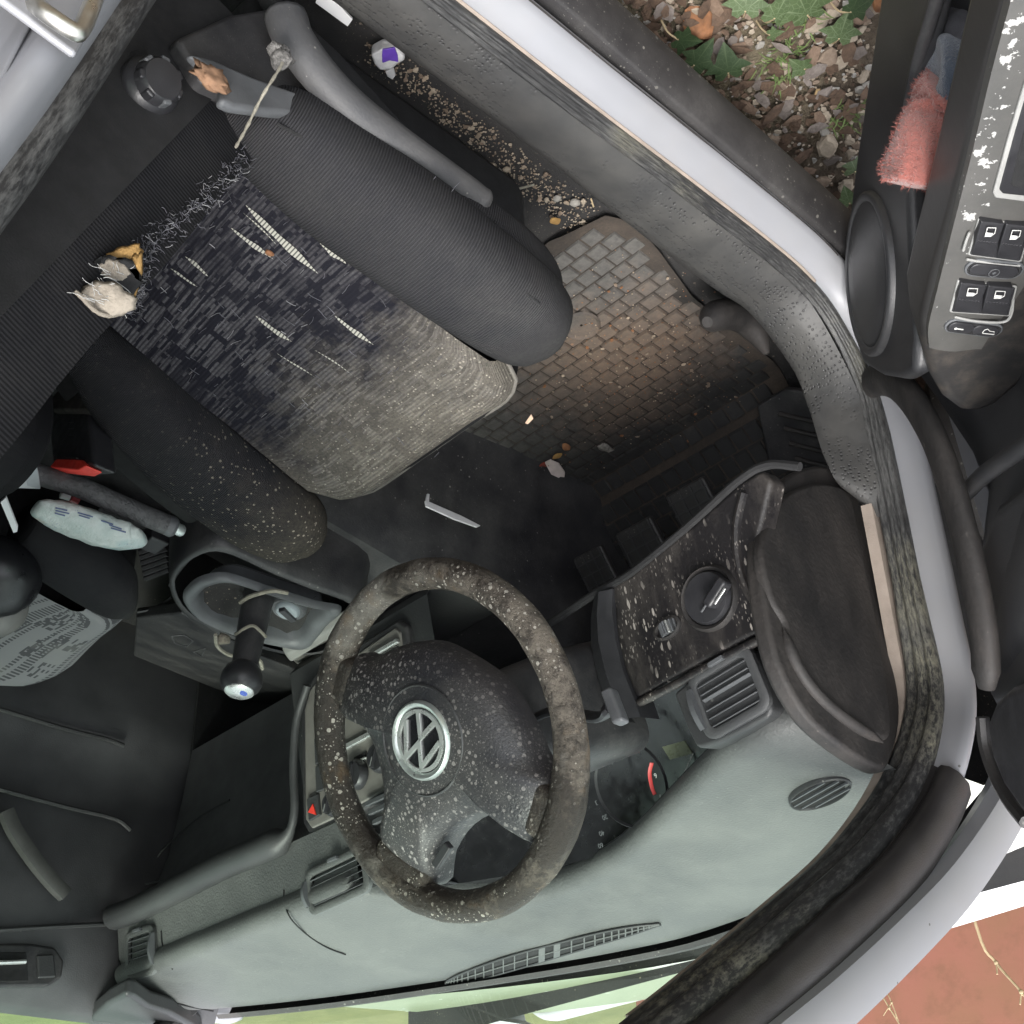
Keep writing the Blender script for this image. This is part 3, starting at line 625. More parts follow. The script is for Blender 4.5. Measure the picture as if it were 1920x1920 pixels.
# ---- windscreen, cowl, bonnet
WS = [(-.66, .43), (-.5, .575), (-.3, .665), (-.12, .70), (.0, .685), (.16, .633), (.47, .504), (.66, .384), (.72, .32)]
wsc = cat([(x, y, 0) for x, y in WS], 5)
def wsy(x):
    for a, b in zip(wsc, wsc[1:]):
        if a.x <= x <= b.x: return a.y + (b.y - a.y) * (x - a.x) / (b.x - a.x)
    return wsc[0].y if x < wsc[0].x else wsc[-1].y
DT = .942                                            # dash top height at the glass
gl_rows = []
for i in range(9):
    t = i / 8; r = []
    for j in range(21):
        x = -.63 + 1.26 * j / 20; y = wsy(x) + .02; tx = x * (1 - .2 * t)
        r.append(V((tx, y + (-.24 + .10 * (1 - (x / .63) ** 2) - y) * t, DT + .005 + (1.385 - DT) * t + .03 * math.sin(math.pi * t))))
    gl_rows.append(r)
part(grid('windscreen', gl_rows, M['glass'], CAR), 'green tinted windscreen with dirt along its lower edge')
# black frit band and cowl
cow = []
for j in range(31):
    x = -.66 + 1.32 * j / 30; y = wsy(x)
    cow.append([V((x, y + .004, DT + .004)), V((x, y + .010, DT + .010)), V((x, y + .026, DT + .008)), V((x, y + .034, DT - .01)), V((x, y + .034, DT - .05))])
grid('screen_frit', cow, M['rubber'], CAR)
cow = []
for j in range(31):
    x = -.66 + 1.32 * j / 30; y = wsy(x)
    cow.append([V((x, y + .036, DT - .02)), V((x, y + .06, DT - .018)), V((x, y + .10, DT - .02)), V((x, y + .12, DT - .03))])
part(grid('cowl_panel', cow, simple('pale_cowl', (.60, .61, .54), .6, 0, .2, 12), CAR), 'pale weathered cowl panel at the foot of the windscreen')
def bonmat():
    a = N('part_green_silver'); geo = a.n('SeparateXYZ'); a.t.links.new(a.tc.outputs['Object'], geo.inputs[0])
    s = a.ramp(a.math('ADD', geo.outputs[0], a.math('MULTIPLY', a.noise(6, 5), .12)), [(.10, 0.0), (.16, 1.0)])  # mask: bonnet colour turns green on the passenger side
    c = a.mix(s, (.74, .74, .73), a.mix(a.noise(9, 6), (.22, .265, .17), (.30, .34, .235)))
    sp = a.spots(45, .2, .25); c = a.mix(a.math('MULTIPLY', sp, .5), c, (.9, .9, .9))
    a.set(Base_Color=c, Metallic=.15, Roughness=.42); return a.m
rows = []
for i in range(9):
    t = i / 8; r = []
    for j in range(23):
        x = -.655 + 1.31 * j / 22; y0 = wsy(x) + .13; y1 = 1.205 + .02 * (1 - (x / .66) ** 2) - (.10 if x > .3 else .0) * (x - .3)
        crown = .025 * (1 - (x / .66) ** 2)
        r.append(V((x, y0 + (y1 - y0) * t, DT - .03 + crown - .035 * t - .02 * t ** 4)))
    rows.append(r)
for j in range(23): pass
rows.append([p + V((0, .012, -.015)) for p in rows[-1]]); rows.append([p + V((0, .03, -.06)) for p in rows[-1]])
part(grid('bonnet', rows, bonmat(), CAR), 'dusty pale silver bonnet turning green towards the passenger side')
def side_panel(name, sx, mat, y0, y1, ztop, label=None):
    rows = []
    for i in range(9):
        y = y0 + (y1 - y0) * i / 8
        rows.append([V((sx * x, y, z)) for x, z in [(.655, ztop - .012), (.70, ztop - .015), (.765, ztop - .05), (.80, ztop - .16), (.81, .60), (.80, .40), (.785, .27)]])
    return part(grid(name, rows, mat, CAR), label)
side_panel('front_wing', -1, M['bonnet'], .60, 1.22, .90, 'pale front wing beside the bonnet')
side_panel('front_wing', 1, M['bonnet'], .45, 1.22, .90)
box('front_bumper', (0, 1.27, .55), (.78, 0, 0), (0, .06, 0), (0, 0, .30), M['bonnet'], CAR, .05, 4)
for sx in (-1, 1):
    for y in (.93, -1.55):
        wh = sub('wheel', (sx * .74, y, G))
        lathe('tyre', (sx * .66, y, G + .29), (sx, 0, 0), [(.20, 0), (.27, 0), (.29, .02), (.29, .14), (.27, .16), (.20, .16)], M['rubber'], wh, 40)
        lathe('rim', (sx * .70, y, G + .29), (sx, 0, 0), [(.198, 0), (.198, .11), (.17, .10), (.05, .09), (.03, .11)], M['steel'], wh, 32)
# ---- roof and rear shell (out of frame, shade the cabin)
rows = []
for i in range(13):
    y = -.22 - 1.75 * i / 12
    rows.append([V((.60 * c, y + .06 * (1 - abs(c)), 1.36 + .075 * (1 - abs(c) ** 2.2) - (.10 * max(0, i - 8) / 4) ** 1.5)) for c in [-1 + 2 * k / 14 for k in range(15)]])
grid('roof', rows, M['silver'], CAR, solid=.03)
grid('headlining', [[p + V((0, 0, -.045)) for p in r] for r in rows], simple('pale_headlining', (.55, .55, .53), .95, 0, .05, 20), CAR)  # unseen roof lining, added pale to bounce light into the cabin
for sx in (-1, 1):
    prism('rear_door', [(sx * .80, -.90 if sx < 0 else -.72, .30), (sx * .80, -.90 if sx < 0 else -.72, .92), (sx * .79, -2.0, .98), (sx * .79, -2.0, .30)], (-sx * .09, 0, 0), M['silver'], CAR, .01)
    prism('rear_window', [(sx * .765, -.92 if sx < 0 else -.74, .92), (sx * .60, -.94 if sx < 0 else -.76, 1.34), (sx * .60, -1.7, 1.32), (sx * .765, -1.95, .98)], (-sx * .004, 0, 0), M['glass'], CAR)
prism('tailgate', [(-.78, -2.0, .30), (.78, -2.0, .30), (.78, -2.02, .98), (-.78, -2.02, .98)], (0, -.06, 0), M['silver'], CAR, .01)
prism('tailgate_window', [(-.74, -2.03, .985), (.74, -2.03, .985), (.58, -1.96, 1.30), (-.58, -1.96, 1.30)], (0, -.004, 0), M['glass'], CAR)
# rear bench
box('rear_bench', (0, -1.25, .47), (.60, 0, 0), (0, .24, .03), (0, -.01, .07), M['bolster'], CAR, .03, 3)
box('rear_backrest', (0, -1.58, .80), (.60, 0, 0), (0, .06, .03), (0, -.10, .28), M['bolster'], CAR, .03, 3)
# ---- floor, toe board, tunnel
rows = []
for y, z in [(-1.9, .31), (-1.0, .30), (-.4, .288), (.0, .286), (.3, .286), (.44, .286), (.50, .305), (.62, .42), (.74, .55), (.82, .72), (.82, .95)]:
    rows.append([V((x, y, z)) for x in [-.66 + 1.34 * k / 16 for k in range(17)]])
part(grid('carpet', rows, M['carpet'], CAR), 'gritty black carpet beside the driver seat')
prism('kick_panel', [(-.652, .46, .28), (-.652, .46, .62), (-.652, .85, .90), (-.652, .85, .28)], (.004, 0, 0), M['dark_void'], CAR)
prism('kick_panel', [(.675, .30, .28), (.675, .30, .62), (.675, .85, .90), (.675, .85, .28)], (-.006, 0, 0), M['dark_void'], CAR)
rows = []
for y, h, wd in [(-.95, .44, .10), (-.5, .45, .10), (-.2, .47, .10), (.0, .50, .105), (.15, .53, .115), (.35, .56, .13), (.6, .6, .14)]:
    rows.append([V((x * wd, y, .28 + (h - .28) * zz)) for x, zz in [(-1.45, 0), (-1.2, .3), (-1.08, .8), (-.9, .97), (-.4, 1), (.4, 1), (.9, .97), (1.08, .8), (1.2, .3), (1.45, 0)]])
part(grid('centre_tunnel', rows, M['plastic'], CAR), 'dark plastic tunnel console between the seats')
# ================================================================== DASHBOARD
def fy(z): return .195 + .2 * (z - .80)              # front face of the dash
FACE = ((0, .195, .80), (0, 1, -.2)); FN = V((0, -1, .2)).normalized()
def F(q, o=0.0): return PL(q, V(FACE[0]) + FN * o, FACE[1])
hood = [(-.66, .245), (-.62, .238), (-.586, .230), (-.53, .240), (-.482, .262), (-.42, .297), (-.366, .328), (-.30, .366), (-.225, .402), (-.15, .425), (-.067, .436), (.0, .42), (.03, .36), (.055, .25), (.07, .205), (.7, .205)]
def hy(x):
    for a, b in zip(hood, hood[1:]):
        if a[0] <= x <= b[0]: return a[1] + (b[1] - a[1]) * (x - a[0]) / (b[0] - a[0])
    return .205
xs = [-.648, -.62, -.60, -.586, -.56, -.53, -.50, -.47, -.44, -.40, -.366, -.33, -.30, -.26, -.225, -.19, -.15, -.10, -.067, -.03, 0, .015, .03, .043, .055, .07, .09, .12, .2, .3, .4, .5, .58, .64, .675]
rows = []
for x in xs:
    y0 = wsy(x) - .002; y1 = hy(x)
    zf = .918
    pr = []
    for k in range(9):
        t = k / 8; y = y0 + (y1 + .03 - y0) * t
        pr.append(V((x, y, DT - .004 - .018 * t + .012 * math.sin(math.pi * t))))
    pr += [V((x, y1 + .012, zf + .002)), V((x, y1 + .002, zf - .008)), V((x, y1, zf - .02)), V((x, y1 + .006, zf - .032))]
    rows.append(pr)
DASH = sub('dashboard', (0, .4, .62), 'faded grey-green dashboard top with dusty film')
o = grid('dash_top', rows, M['dash_top'], DASH, angle=180); s = o.modifiers.new('sub', 'SUBSURF'); s.levels = 1; s.render_levels = 2
# face below the top, two stretches (left end, centre to passenger side)
def face(name, x0, x1, z0, z1, mat, inset=0.0, n=8, parent=DASH):
    rows = []
    for i in range(n):
        x = x0 + (x1 - x0) * i / (n - 1)
        rows.append([V((x, fy(z) + inset, z)) for z in (z1, z1 - .03, (z0 + z1) / 2, z0 + .02)] + [V((x, fy(z0) + inset + .02, z0 - .004)), V((x, fy(z0) + .15, z0 - .002))])
    return grid(name, rows, mat, parent)
face('dash_face', .06, .675, .80, .905, M['dash_top'])
face('lower_face', -.14, .17, .56, .803, M['dash_dark'], .012)
# passenger roll edge and dark lower part with glovebox
ROLL = cat([tuple(F(q, .012)) for q in [(205, 1722), (255, 1705), (330, 1668), (420, 1622), (500, 1588), (538, 1566), (552, 1520), (550, 1440), (556, 1350), (576, 1285)]], 5)
part(tube('lower_edge_roll', ROLL, [.006] + [.021] * 22 + [.018, .013, .010, .008] + [.006] * (len(ROLL) - 27), M['dash_dark'], DASH, 12), 'dark rounded lower edge of the passenger dash')
rows = []
for i in range(8):
    x = .15 + .52 * i / 7
    rows.append([V((x, .225, .805)), V((x, .25, .78)), V((x, .275, .70)), V((x, .29, .60)), V((x, .30, .50)), V((x, .42, .47))])
part(grid('glovebox', rows, M['cabin_plastic'], DASH), 'black glovebox front in the passenger footwell')
GB = [tuple(PL(q, (0, .268, .70), (0, 1, .2))) for q in [(275, 1655), (300, 1600), (370, 1535), (430, 1500)]]
tube('glovebox_edge', cat(GB, 6), .0016, M['dash_dark'], DASH, 6)
tube('glovebox_edge', cat([tuple(PL(q, (0, .262, .70), (0, 1, .2))) for q in [(272, 1658), (330, 1645), (430, 1610), (520, 1565), (548, 1530), (552, 1480)]], 6), .0018, M['trim_grey'], DASH, 6)
# airbag seams on the dash top (recessed line as thin dark groove strip) 
def topz(x, y):
    y0 = wsy(x) - .002; y1 = hy(x); t = min(1, max(0, (y - y0) / (y1 + .03 - y0))); return DT - .004 - .018 * t + .012 * math.sin(math.pi * t)
def ontop(q, dz=.0012):
    z = .94
    for _ in range(4):
        p = PXz(q, z); z = topz(p.x, p.y) + dz
    return p
def faceORtop(q, dz=.0012):
    p = ontop(q, dz)
    if p.y < .21: p = F(q, dz)
    return p
for L in ([(532, 1668), (533, 1690), (545, 1722), (575, 1752), (612, 1776), (648, 1790)], [(302, 1745), (304, 1770), (312, 1795), (324, 1818)]):
    tube('seam', cat([tuple(faceORtop(q)) for q in L], 6), .0011, M['dark_void'], DASH, 6)
tube('seam', cat([tuple(faceORtop(q)) for q in [(222, 1800), (240, 1835), (290, 1868), (340, 1884), (400, 1896)]], 6), .0012, M['dark_void'], DASH, 6)
# ---- instrument cluster under the hood
CL = sub('instrument_cluster', (-.33, .36, .80), 'dark instrument cluster in the shade of the hood')
rows = []
for i in range(12):
    x = -.53 + .60 * i / 11; y = max(.30, hy(x) - .0) if x < -.12 else .36
    yb = .30 + .10 * math.sin(math.pi * max(0, min(1, (x + .56) / .62)))
    rows.append([V((x, hy(x) + .004, .888)), V((x, yb + .03, .895)), V((x, yb + .02, .87)), V((x, yb - .03, .77)), V((x, yb - .06, .755)), V((x, fy(.75) + .03, .745))])
grid('cluster_face', rows, M['screen'], CL)
CP = ((-.4, .345, .80), (0, 1, -.5)); 
def cl(q, o=.004): return PL(q, V(CP[0]) - V((0, 1, -.5)).normalized() * o, CP[1])
CNv = -V((0, 1, -.5)).normalized()
# dials, marks
for q, r in (((1185, 1470), .055),):
    c = cl(q, .0); grid('dial_ring', [disc(c + CNv * .003, CNv, r, 40), disc(c + CNv * .006, CNv, r * .96, 40), disc(c + CNv * .003, CNv, r * .92, 40)], M['plastic_clean'], CL, closeu=True, uv=False)
def strip(name, qs, wpx, mat, parent, pf, z=.006):
    pts = [pf(q, z) for q in qs]; 
    return tube(name, cat([tuple(p) for p in pts], 5), wpx, mat, parent, 6, flat=.4)
strip('red_zone', [(1222, 1430), (1218, 1450), (1222, 1475), (1228, 1490)], .0026, M['red_mark'], CL, cl, .012)
prism('lcd', [cl(q, .014) for q in [(1243, 1400), (1285, 1388), (1300, 1412), (1258, 1424)]], CNv * .002, M['lcd'], CL)
strip('needle', [(1300, 1412), (1285, 1445), (1276, 1478)], .0014, M['print'], CL, cl, .016)
def text(body, q, size, rot, pf, mat, parent, nrm, up, off):
    cu = bpy.data.curves.new('numeral', 'FONT'); cu.body = body; cu.size = size; cu.align_x = 'CENTER'; cu.align_y = 'CENTER'; cu.extrude = .0002
    ob = bpy.data.objects.new('numeral', cu); COL.objects.link(ob); dg = bpy.context.evaluated_depsgraph_get()
    me = bpy.data.meshes.new_from_object(ob.evaluated_get(dg)); COL.objects.unlink(ob); bpy.data.objects.remove(ob)
    n = V(nrm).normalized(); u = (V(up) - n * V(up).dot(n)).normalized(); r = u.cross(n); c = pf(q, off)
    mx = Matrix((r, u, n)).transposed()
    vs = [c + mx @ (Matrix.Rotation(rot, 3, 'Z') @ v.co) for v in me.vertices]; fs = [tuple(p.vertices) for p in me.polygons]
    bpy.data.meshes.remove(me)
    return mk('numeral', vs, fs, mat, parent, smooth=False, recalc=False)
for b, q in (('6', (1229, 1454)), ('7', (1238, 1494)), ('4', (1148, 1428)), ('3', (1118, 1505)), ('20', (1134, 1532)), ('40', (1128, 1562)), ('60', (1126, 1585))):
    text(b, q, .0085, 0, cl, M['print'] if b in '67' else M['trim_grey'], CL, CNv, (0, 0, 1), .016)
# ---- driver lower panel with mould
PN = [(1108, 1118), (1180, 1078), (1290, 990), (1390, 902), (1428, 880), (1448, 900), (1436, 950), (1424, 1005), (1426, 1060), (1442, 1118), (1474, 1160), (1440, 1180), (1395, 1200), (1330, 1235), (1262, 1272), (1192, 1312), (1170, 1255), (1155, 1190), (1150, 1130)]
KP = sub('knee_panel', (-.55, .19, .66), 'black lower dash panel spotted with pale mould')
prism('panel', [F(q, .004) for q in PN], -FN * .03, M['mould_panel'], KP, .006, 3)
# lower lip of the panel
tube('panel_lip', cat([tuple(F(q, .002)) for q in [(985, 1200), (1060, 1150), (1115, 1114), (1185, 1074), (1290, 988), (1385, 902), (1440, 872), (1500, 875)]], 5), .005, M['dark_void'], KP, 8)
# brown band between panel and vent housing
tube('panel_ledge', cat([tuple(F(q, .002)) for q in [(1190, 1322), (1262, 1286), (1335, 1246), (1400, 1212), (1446, 1190), (1480, 1176)]], 5), [.003] + [.005] * 24 + [.003], M['mould_panel'], KP, 10)
# fuse flap / dark side: raised swage left of the switch
tube('panel_swage', cat([tuple(F(q, .004)) for q in [(1395, 925), (1382, 985), (1384, 1050), (1400, 1105), (1432, 1150)]], 5), .005, M['mould_panel'], KP, 8)
# curved column-side strip
rows = []
for q0, q1 in (((1118, 1120), (1152, 1105)), ((1112, 1160), (1152, 1150)), ((1112, 1210), (1158, 1200)), ((1125, 1270), (1172, 1258)), ((1145, 1330), (1195, 1315)), ((1160, 1352), (1205, 1345))):
    a, b = F(q0, .0), F(q1, .004); rows.append([a - FN * .03, a + FN * .004, (a + b) / 2 + FN * .012, b + FN * .004, b - FN * .03])
grid('column_side_trim', rows, M['plastic_clean'], KP)
# light switch
LS = sub('light_switch', F((1333, 1122)), 'round black rotary light switch')
c = F((1331, 1122), .004); RR = .0335
lathe('bezel', c, FN, [(RR * 1.08, -.01), (RR * 1.08, .002), (RR * 1.0, .006), (RR * .90, .004), (RR * .86, -.002)], M['brown_panel'], LS, 40)
lathe('dial', c, FN, [(RR * .86, -.006), (RR * .86, .004), (RR * .80, .009), (RR * .5, .010), (.001, .010)], M['plastic_clean'], LS, 40)
d1 = (F((1322, 1140)) - F((1358, 1085))).normalized()
box('grip', F((1345, 1112), .020), d1 * .017, FN.cross(d1) * .0065, FN * .008, M['plastic_clean'], LS, .004, 3)
box('grip_ridge', F((1350, 1118), .029), d1 * .010, FN.cross(d1) * .0012, FN * .001, M['chrome'], LS, .0005)
box('grip_ridge', F((1332, 1122), .017), d1 * .018, FN.cross(d1) * .001, FN * .001, M['trim_grey'], LS, .0005)
# dimmer thumbwheel
TW = sub('thumbwheel_recess', F((1255, 1178)), 'dimmer thumbwheel in a worn oval recess')
c = F((1253, 1178), .004); exv = (F((1280, 1160)) - F((1225, 1195))).normalized()
grid('surround', [disc(c - FN * .006, FN, .019, 28, exv, .012), disc(c + FN * .003, FN, .019, 28, exv, .012), disc(c + FN * .004, FN, .016, 28, exv, .0095), disc(c - FN * .004, FN, .014, 28, exv, .008)], M['brown_panel'], TW, closeu=True, caps=True, uv=False)
for k in range(-3, 4):
    box('wheel_rib', c + exv * (.0034 * k) + FN * (.005 - .0007 * k * k), exv * .0012, FN.cross(exv) * .0075, FN * .003, M['chrome'] if k == 1 else M['trim_grey'], TW, .0006)
# ---- dash end cover (brown oval) + outer end
DE = sub('dash_end', (-.655, .3, .60), 'grimy brown end panel of the dashboard')
def E_(q, x=-.652): return PXx(q, x)
prism('end_wall', cat([tuple(E_(q, -.650)) for q in [(1425, 1040), (1440, 960), (1480, 890), (1545, 872), (1600, 905), (1640, 1060), (1668, 1200), (1690, 1330), (1672, 1425), (1645, 1440), (1560, 1385), (1500, 1320), (1450, 1210)]], 4, closed=True), (.02, 0, 0), M['brown_panel'], DE, .006, 3)
prism('end_cover', cat([tuple(E_(q, -.655)) for q in [(1428, 1040), (1436, 985), (1460, 940), (1500, 912), (1550, 905), (1595, 930), (1622, 1050), (1648, 1180), (1668, 1310), (1672, 1372), (1655, 1385), (1600, 1352), (1548, 1312), (1505, 1255), (1478, 1200), (1474, 1168), (1448, 1120)]], 4, closed=True), (.014, 0, 0), M['brown_panel'], DE, .010, 4)
tube('cover_ridge', cat([tuple(E_(q, -.652)) for q in [(1470, 1180), (1490, 1240), (1530, 1300), (1590, 1352), (1655, 1392)]], 6), [.001, .003, .005, .006] + [.0065] * 17 + [.006, .005, .003, .001], M['brown_panel'], DE, 10)
# ---- air vents
def vent(name, corners, nslat, label, off=.006, fins=0, tilt=None, thumb=True, fin_rows=None, wheel='L', frame_mat='dash_top'):
    """corners: photo pixels of the louvre opening, order (pass-low, driver-low, driver-high, pass-high)"""
    a, b, c_, d = [F(q, off) for q in corners]; root = sub(name, (a + b + c_ + d) / 4, label)
    ex = (b - a).normalized(); ey = (d - a); ey = (ey - ex * ey.dot(ex)).normalized()
    cen = (a + b + c_ + d) / 4; hw = ((b - a).length + (c_ - d).length) / 4; hh = ((d - a).length + (c_ - b).length) / 4
    n = ex.cross(ey).normalized()
    if n.dot(FN) < 0: n = -n
    P2 = lambda x, y, z=0: cen + ex * x + ey * y + n * z
    ring = lambda mx, z, k=1.0: [P2(x, y, z) for x, y in rrect(hw + mx, hh + mx, max(.003, .008 + mx * .6))]
    grid('frame', [ring(.010, -.006), ring(.010, .0005), ring(.008, .002), ring(.002, .002), ring(0, .001), ring(-.0005, -.004)], M[frame_mat], root, closeu=True, uv=False, angle=50)
    grid('duct_wall', [ring(-.0005, -.004), ring(-.0005, -.028)], M['duct'], root, closeu=True, uv=False)
    mk('duct', ring(-.0004, -.027), [tuple(range(len(ring(0, 0))))], M['duct'], root)
    for k in range(nslat):
        y = -hh + (k + .5) * 2 * hh / nslat; tl = (tilt[k] if tilt else .34)
        up = ey * math.cos(tl) - n * math.sin(tl); dp = n * math.cos(tl) + ey * math.sin(tl)
        box('slat', P2(0, y, -.004), ex * (hw - .001), up * .0009, dp * .0050, M['trim_grey'], root, .0009)
    for k in range(fins):
        x = -hw + (k + 1) * 2 * hw / (fins + 1)
        box('fin', P2(x, 0, -.021), ex * .0007, ey * (hh - .001), n * .006, M['plastic_clean'], root)
    if thumb: box('thumb_tab', P2(hw * .1, -hh - .007, .005), ex * .010, ey * .0025, n * .003, M['trim_grey'], root, .001)
    if wheel:
        sx = 1 if wheel == 'R' else -1; rows = []
        for k in range(11):
            y = -hh * .85 + 1.7 * hh * k / 10; zb = .004 + .006 * math.cos((k / 10 - .5) * 3)
            rows.append([P2(sx * (hw + .004), y, 0), P2(sx * (hw + .005), y, zb), P2(sx * (hw + .011), y, zb), P2(sx * (hw + .012), y, 0)])
        grid('flow_wheel', rows, M['trim_grey'], root)
    return root, P2, hw, hh
def rrect(w_, h_, r, k=5):
    out = []
    for cx, cy, a0 in ((w_ - r, h_ - r, 0), (-w_ + r, h_ - r, 90), (-w_ + r, -h_ + r, 180), (w_ - r, -h_ + r, 270)):
        for i in range(k): a = math.radians(a0 + 90 * i / (k - 1)); out.append((cx + r * math.cos(a), cy + r * math.sin(a)))
    return out
# housing round the driver vent
HOUS = [(1262, 1300), (1300, 1268), (1360, 1236), (1400, 1214), (1420, 1240), (1438, 1285), (1448, 1330), (1440, 1346), (1400, 1368), (1350, 1392), (1316, 1402), (1305, 1402), (1285, 1362)]
VH = prism('vent_housing', [F(q, .000) for q in HOUS], -FN * .05, M['dash_dark'], DASH, .005, 3)
dv, P2, hw, hh = vent('air_vent', [(1301, 1283), (1392, 1228), (1432, 1318), (1336, 1366)], 6, 'driver air vent with one louvre turned flat beside the light switch', .003, 8, [.36, .30, -.55, .34, .30, .34], wheel='L', frame_mat='vent_frame')
pv, *_ = vent('air_vent', [(236, 1762), (278, 1748), (288, 1810), (246, 1828)], 6, 'small air vent at the passenger door end of the dash', .006, 0, wheel='R')
cv, *_ = vent('air_vent', [(572, 1652), (668, 1606), (690, 1648), (596, 1700)], 5, 'centre air vent partly behind the steering wheel', .006, 5, wheel='L')
cv2, *_ = vent('air_vent', [(690, 1590), (776, 1550), (798, 1602), (712, 1642)], 5, 'second centre air vent hidden behind the steering wheel rim', .006, 0, wheel=None)
# little round demister vent on the dash top
RV = sub('demister_vent', ontop((1537, 1487)), 'small round demister grille near the pillar')
c = ontop((1537, 1487), .001); nn = V((0, -.08, 1)).normalized(); ex = V((1, .0, 0)); ex = (ontop((1500, 1500)) - ontop((1570, 1474))).normalized()
A5, B5 = ontop((1491, 1513)), ontop((1584, 1461)); ex = (A5 - B5).normalized(); rv = (A5 - B5).length / 2; A6, B6 = ontop((1522, 1464)), ontop((1552, 1511)); sq = ((A6 - B6) - ex * (A6 - B6).dot(ex)).length / 2 / rv
grid('rim', [disc(c + nn * z, nn, r, 40, ex, r * sq) for r, z in ((rv, -.004), (rv, .002), (rv * .96, .0035), (rv * .93, .002), (rv * .92, -.002))], M['dash_dark'], RV, closeu=True, uv=False)
mk('well', disc(c + nn * .0005, nn, rv * .93, 40, ex, rv * .93 * sq), [tuple(range(40))], M['duct'], RV)
ey = nn.cross(ex)
for k in (-1.5, -.5, .5, 1.5):
    y = k * rv * sq * .42; hwid = math.sqrt(max(0, (rv * .93) ** 2 - (y / sq) ** 2))
    box('slat', c + ey * y + nn * .0018, ex * hwid, ey * .0009, nn * .0015, M['trim_grey'], RV, .0005)
# long demister slot
LV = sub('windscreen_vent', ontop((1030, 1785)), 'long honeycomb demister slot below the windscreen')
top_e = cat([tuple(ontop(q)) for q in [(838, 1838), (870, 1822), (960, 1790), (1100, 1753), (1180, 1737), (1236, 1731)]], 5); bot_e = cat([tuple(ontop(q)) for q in [(834, 1842), (870, 1841), (960, 1818), (1100, 1776), (1180, 1752), (1238, 1732)]], 5)
grid('slot', [top_e, bot_e], M['dark_void'], LV, uv=False)
tube('slot_rim', [p + V((0, 0, .001)) for p in top_e], .0022, M['dash_dark'], LV, 6); tube('slot_rim', [p + V((0, 0, .001)) for p in bot_e], .0022, M['dash_dark'], LV, 6)
mid = [(a + b) / 2 for a, b in zip(top_e, bot_e)]
tube('slot_bar', [p + V((0, 0, .0015)) for p in mid], .0016, M['dash_top'], LV, 6)
def lerp_path(P, t):
    f = t * (len(P) - 1); i = min(int(f), len(P) - 2); return P[i].lerp(P[i + 1], f - i)
for k in range(1, 27):
    t = k / 27; a, b = lerp_path(top_e, t), lerp_path(bot_e, t); d = (b - a)
    if d.length < .004: continue
    wv_ = .006 if k in (13, 14) else .0012
    box('slot_rib', (a + b) / 2 + V((0, 0, .0012)), d / 2, V((1, -.1, 0)) * wv_, V((0, 0, .0012)), M['dash_top'], LV)
# ---- centre stack
CS = sub('centre_stack', F((660, 1380)), 'grey-brown centre stack with radio and heater controls')
def Fs(q, o=0.0): return F(q, o - .006)
FR = [(563, 1330), (572, 1290), (596, 1255), (640, 1228), (745, 1160), (762, 1172), (772, 1260), (790, 1430), (760, 1478), (690, 1515), (628, 1548), (580, 1568), (566, 1545)]
prism('stack_frame', [Fs(q, .004) for q in FR], -FN * .02, M['plastic'], CS, .006, 3)
FR2 = [(570, 1332), (580, 1294), (602, 1265), (645, 1242), (740, 1176), (750, 1184), (760, 1262), (776, 1426), (750, 1466), (685, 1502), (625, 1535), (584, 1554), (572, 1536)]
prism('stack_fascia', [Fs(q, .0065) for q in FR2], -FN * .01, M['radio'], CS, .003)
def plate(name, qs, mat, o=.010, th=.006, bev=.0015, parent=None): return prism(name, [Fs(q, o) for q in qs], -FN * th, M[mat], parent or CS, bev)
plate('cubby', [(588, 1325), (612, 1300), (745, 1230), (756, 1290), (640, 1350), (600, 1368), (588, 1362)], 'dark_void', .0078)
plate('slot_bar', [(688, 1228), (742, 1196), (745, 1204), (690, 1236)], 'chrome', .012)
plate('slot_bar', [(640, 1398), (706, 1362), (708, 1372), (642, 1408)], 'chrome', .012)
plate('display', [(690, 1240), (745, 1210), (750, 1228), (694, 1256)], 'screen', .009)
plate('switch_blank', [(588, 1385), (606, 1376), (606, 1426), (590, 1434)], 'dash_dark', .011)
plate('switch_blank', [(590, 1438), (608, 1430), (610, 1478), (592, 1486)], 'dash_dark', .011)
plate('hazard_button', [(574, 1498), (594, 1488), (598, 1528), (578, 1540)], 'dash_dark', .012)
plate('hazard_triangle', [(577, 1523), (592, 1528), (586, 1507)], 'red', .0135, .002, .0003)
for q, r in (((628, 1508), .017), ((672, 1452), .021), ((716, 1420), .021)):
    kb = Fs(q, .008); lathe('heater_knob', kb, FN, [(r, 0), (r, .004), (r * .86, .010), (r * .8, .012), (.001, .012)], M['plastic_clean'], CS, 28)
    box('knob_pointer', kb + FN * .014, V((.3, 0, .9)).normalized() * r * .7, V((.9, 0, -.3)).normalized() * .0022, FN * .003, M['plastic_clean'], CS, .001)
    box('knob_mark', kb + FN * .0172 + V((.1, 0, .3)).normalized() * r * .3, V((.3, 0, .9)).normalized() * r * .3, V((.9, 0, -.3)).normalized() * .0007, FN * .0004, M['chrome'], CS)
plate('slider', [(662, 1420), (686, 1408), (687, 1416), (663, 1428)], 'dark_void', .0085); plate('slider_tab', [(664, 1428), (684, 1418), (685, 1422), (665, 1432)], 'chrome', .012)
for k, (q0, q1) in enumerate((((688, 1508), (728, 1490)), ((694, 1524), (735, 1506)), ((702, 1542), (742, 1524)))):
    box('trim_bar', (Fs(q0, .012) + Fs(q1, .012)) / 2, (Fs(q1) - Fs(q0)) / 2, V((0, 0, .0035)), FN * .004, M['trim_grey'], CS, .001)
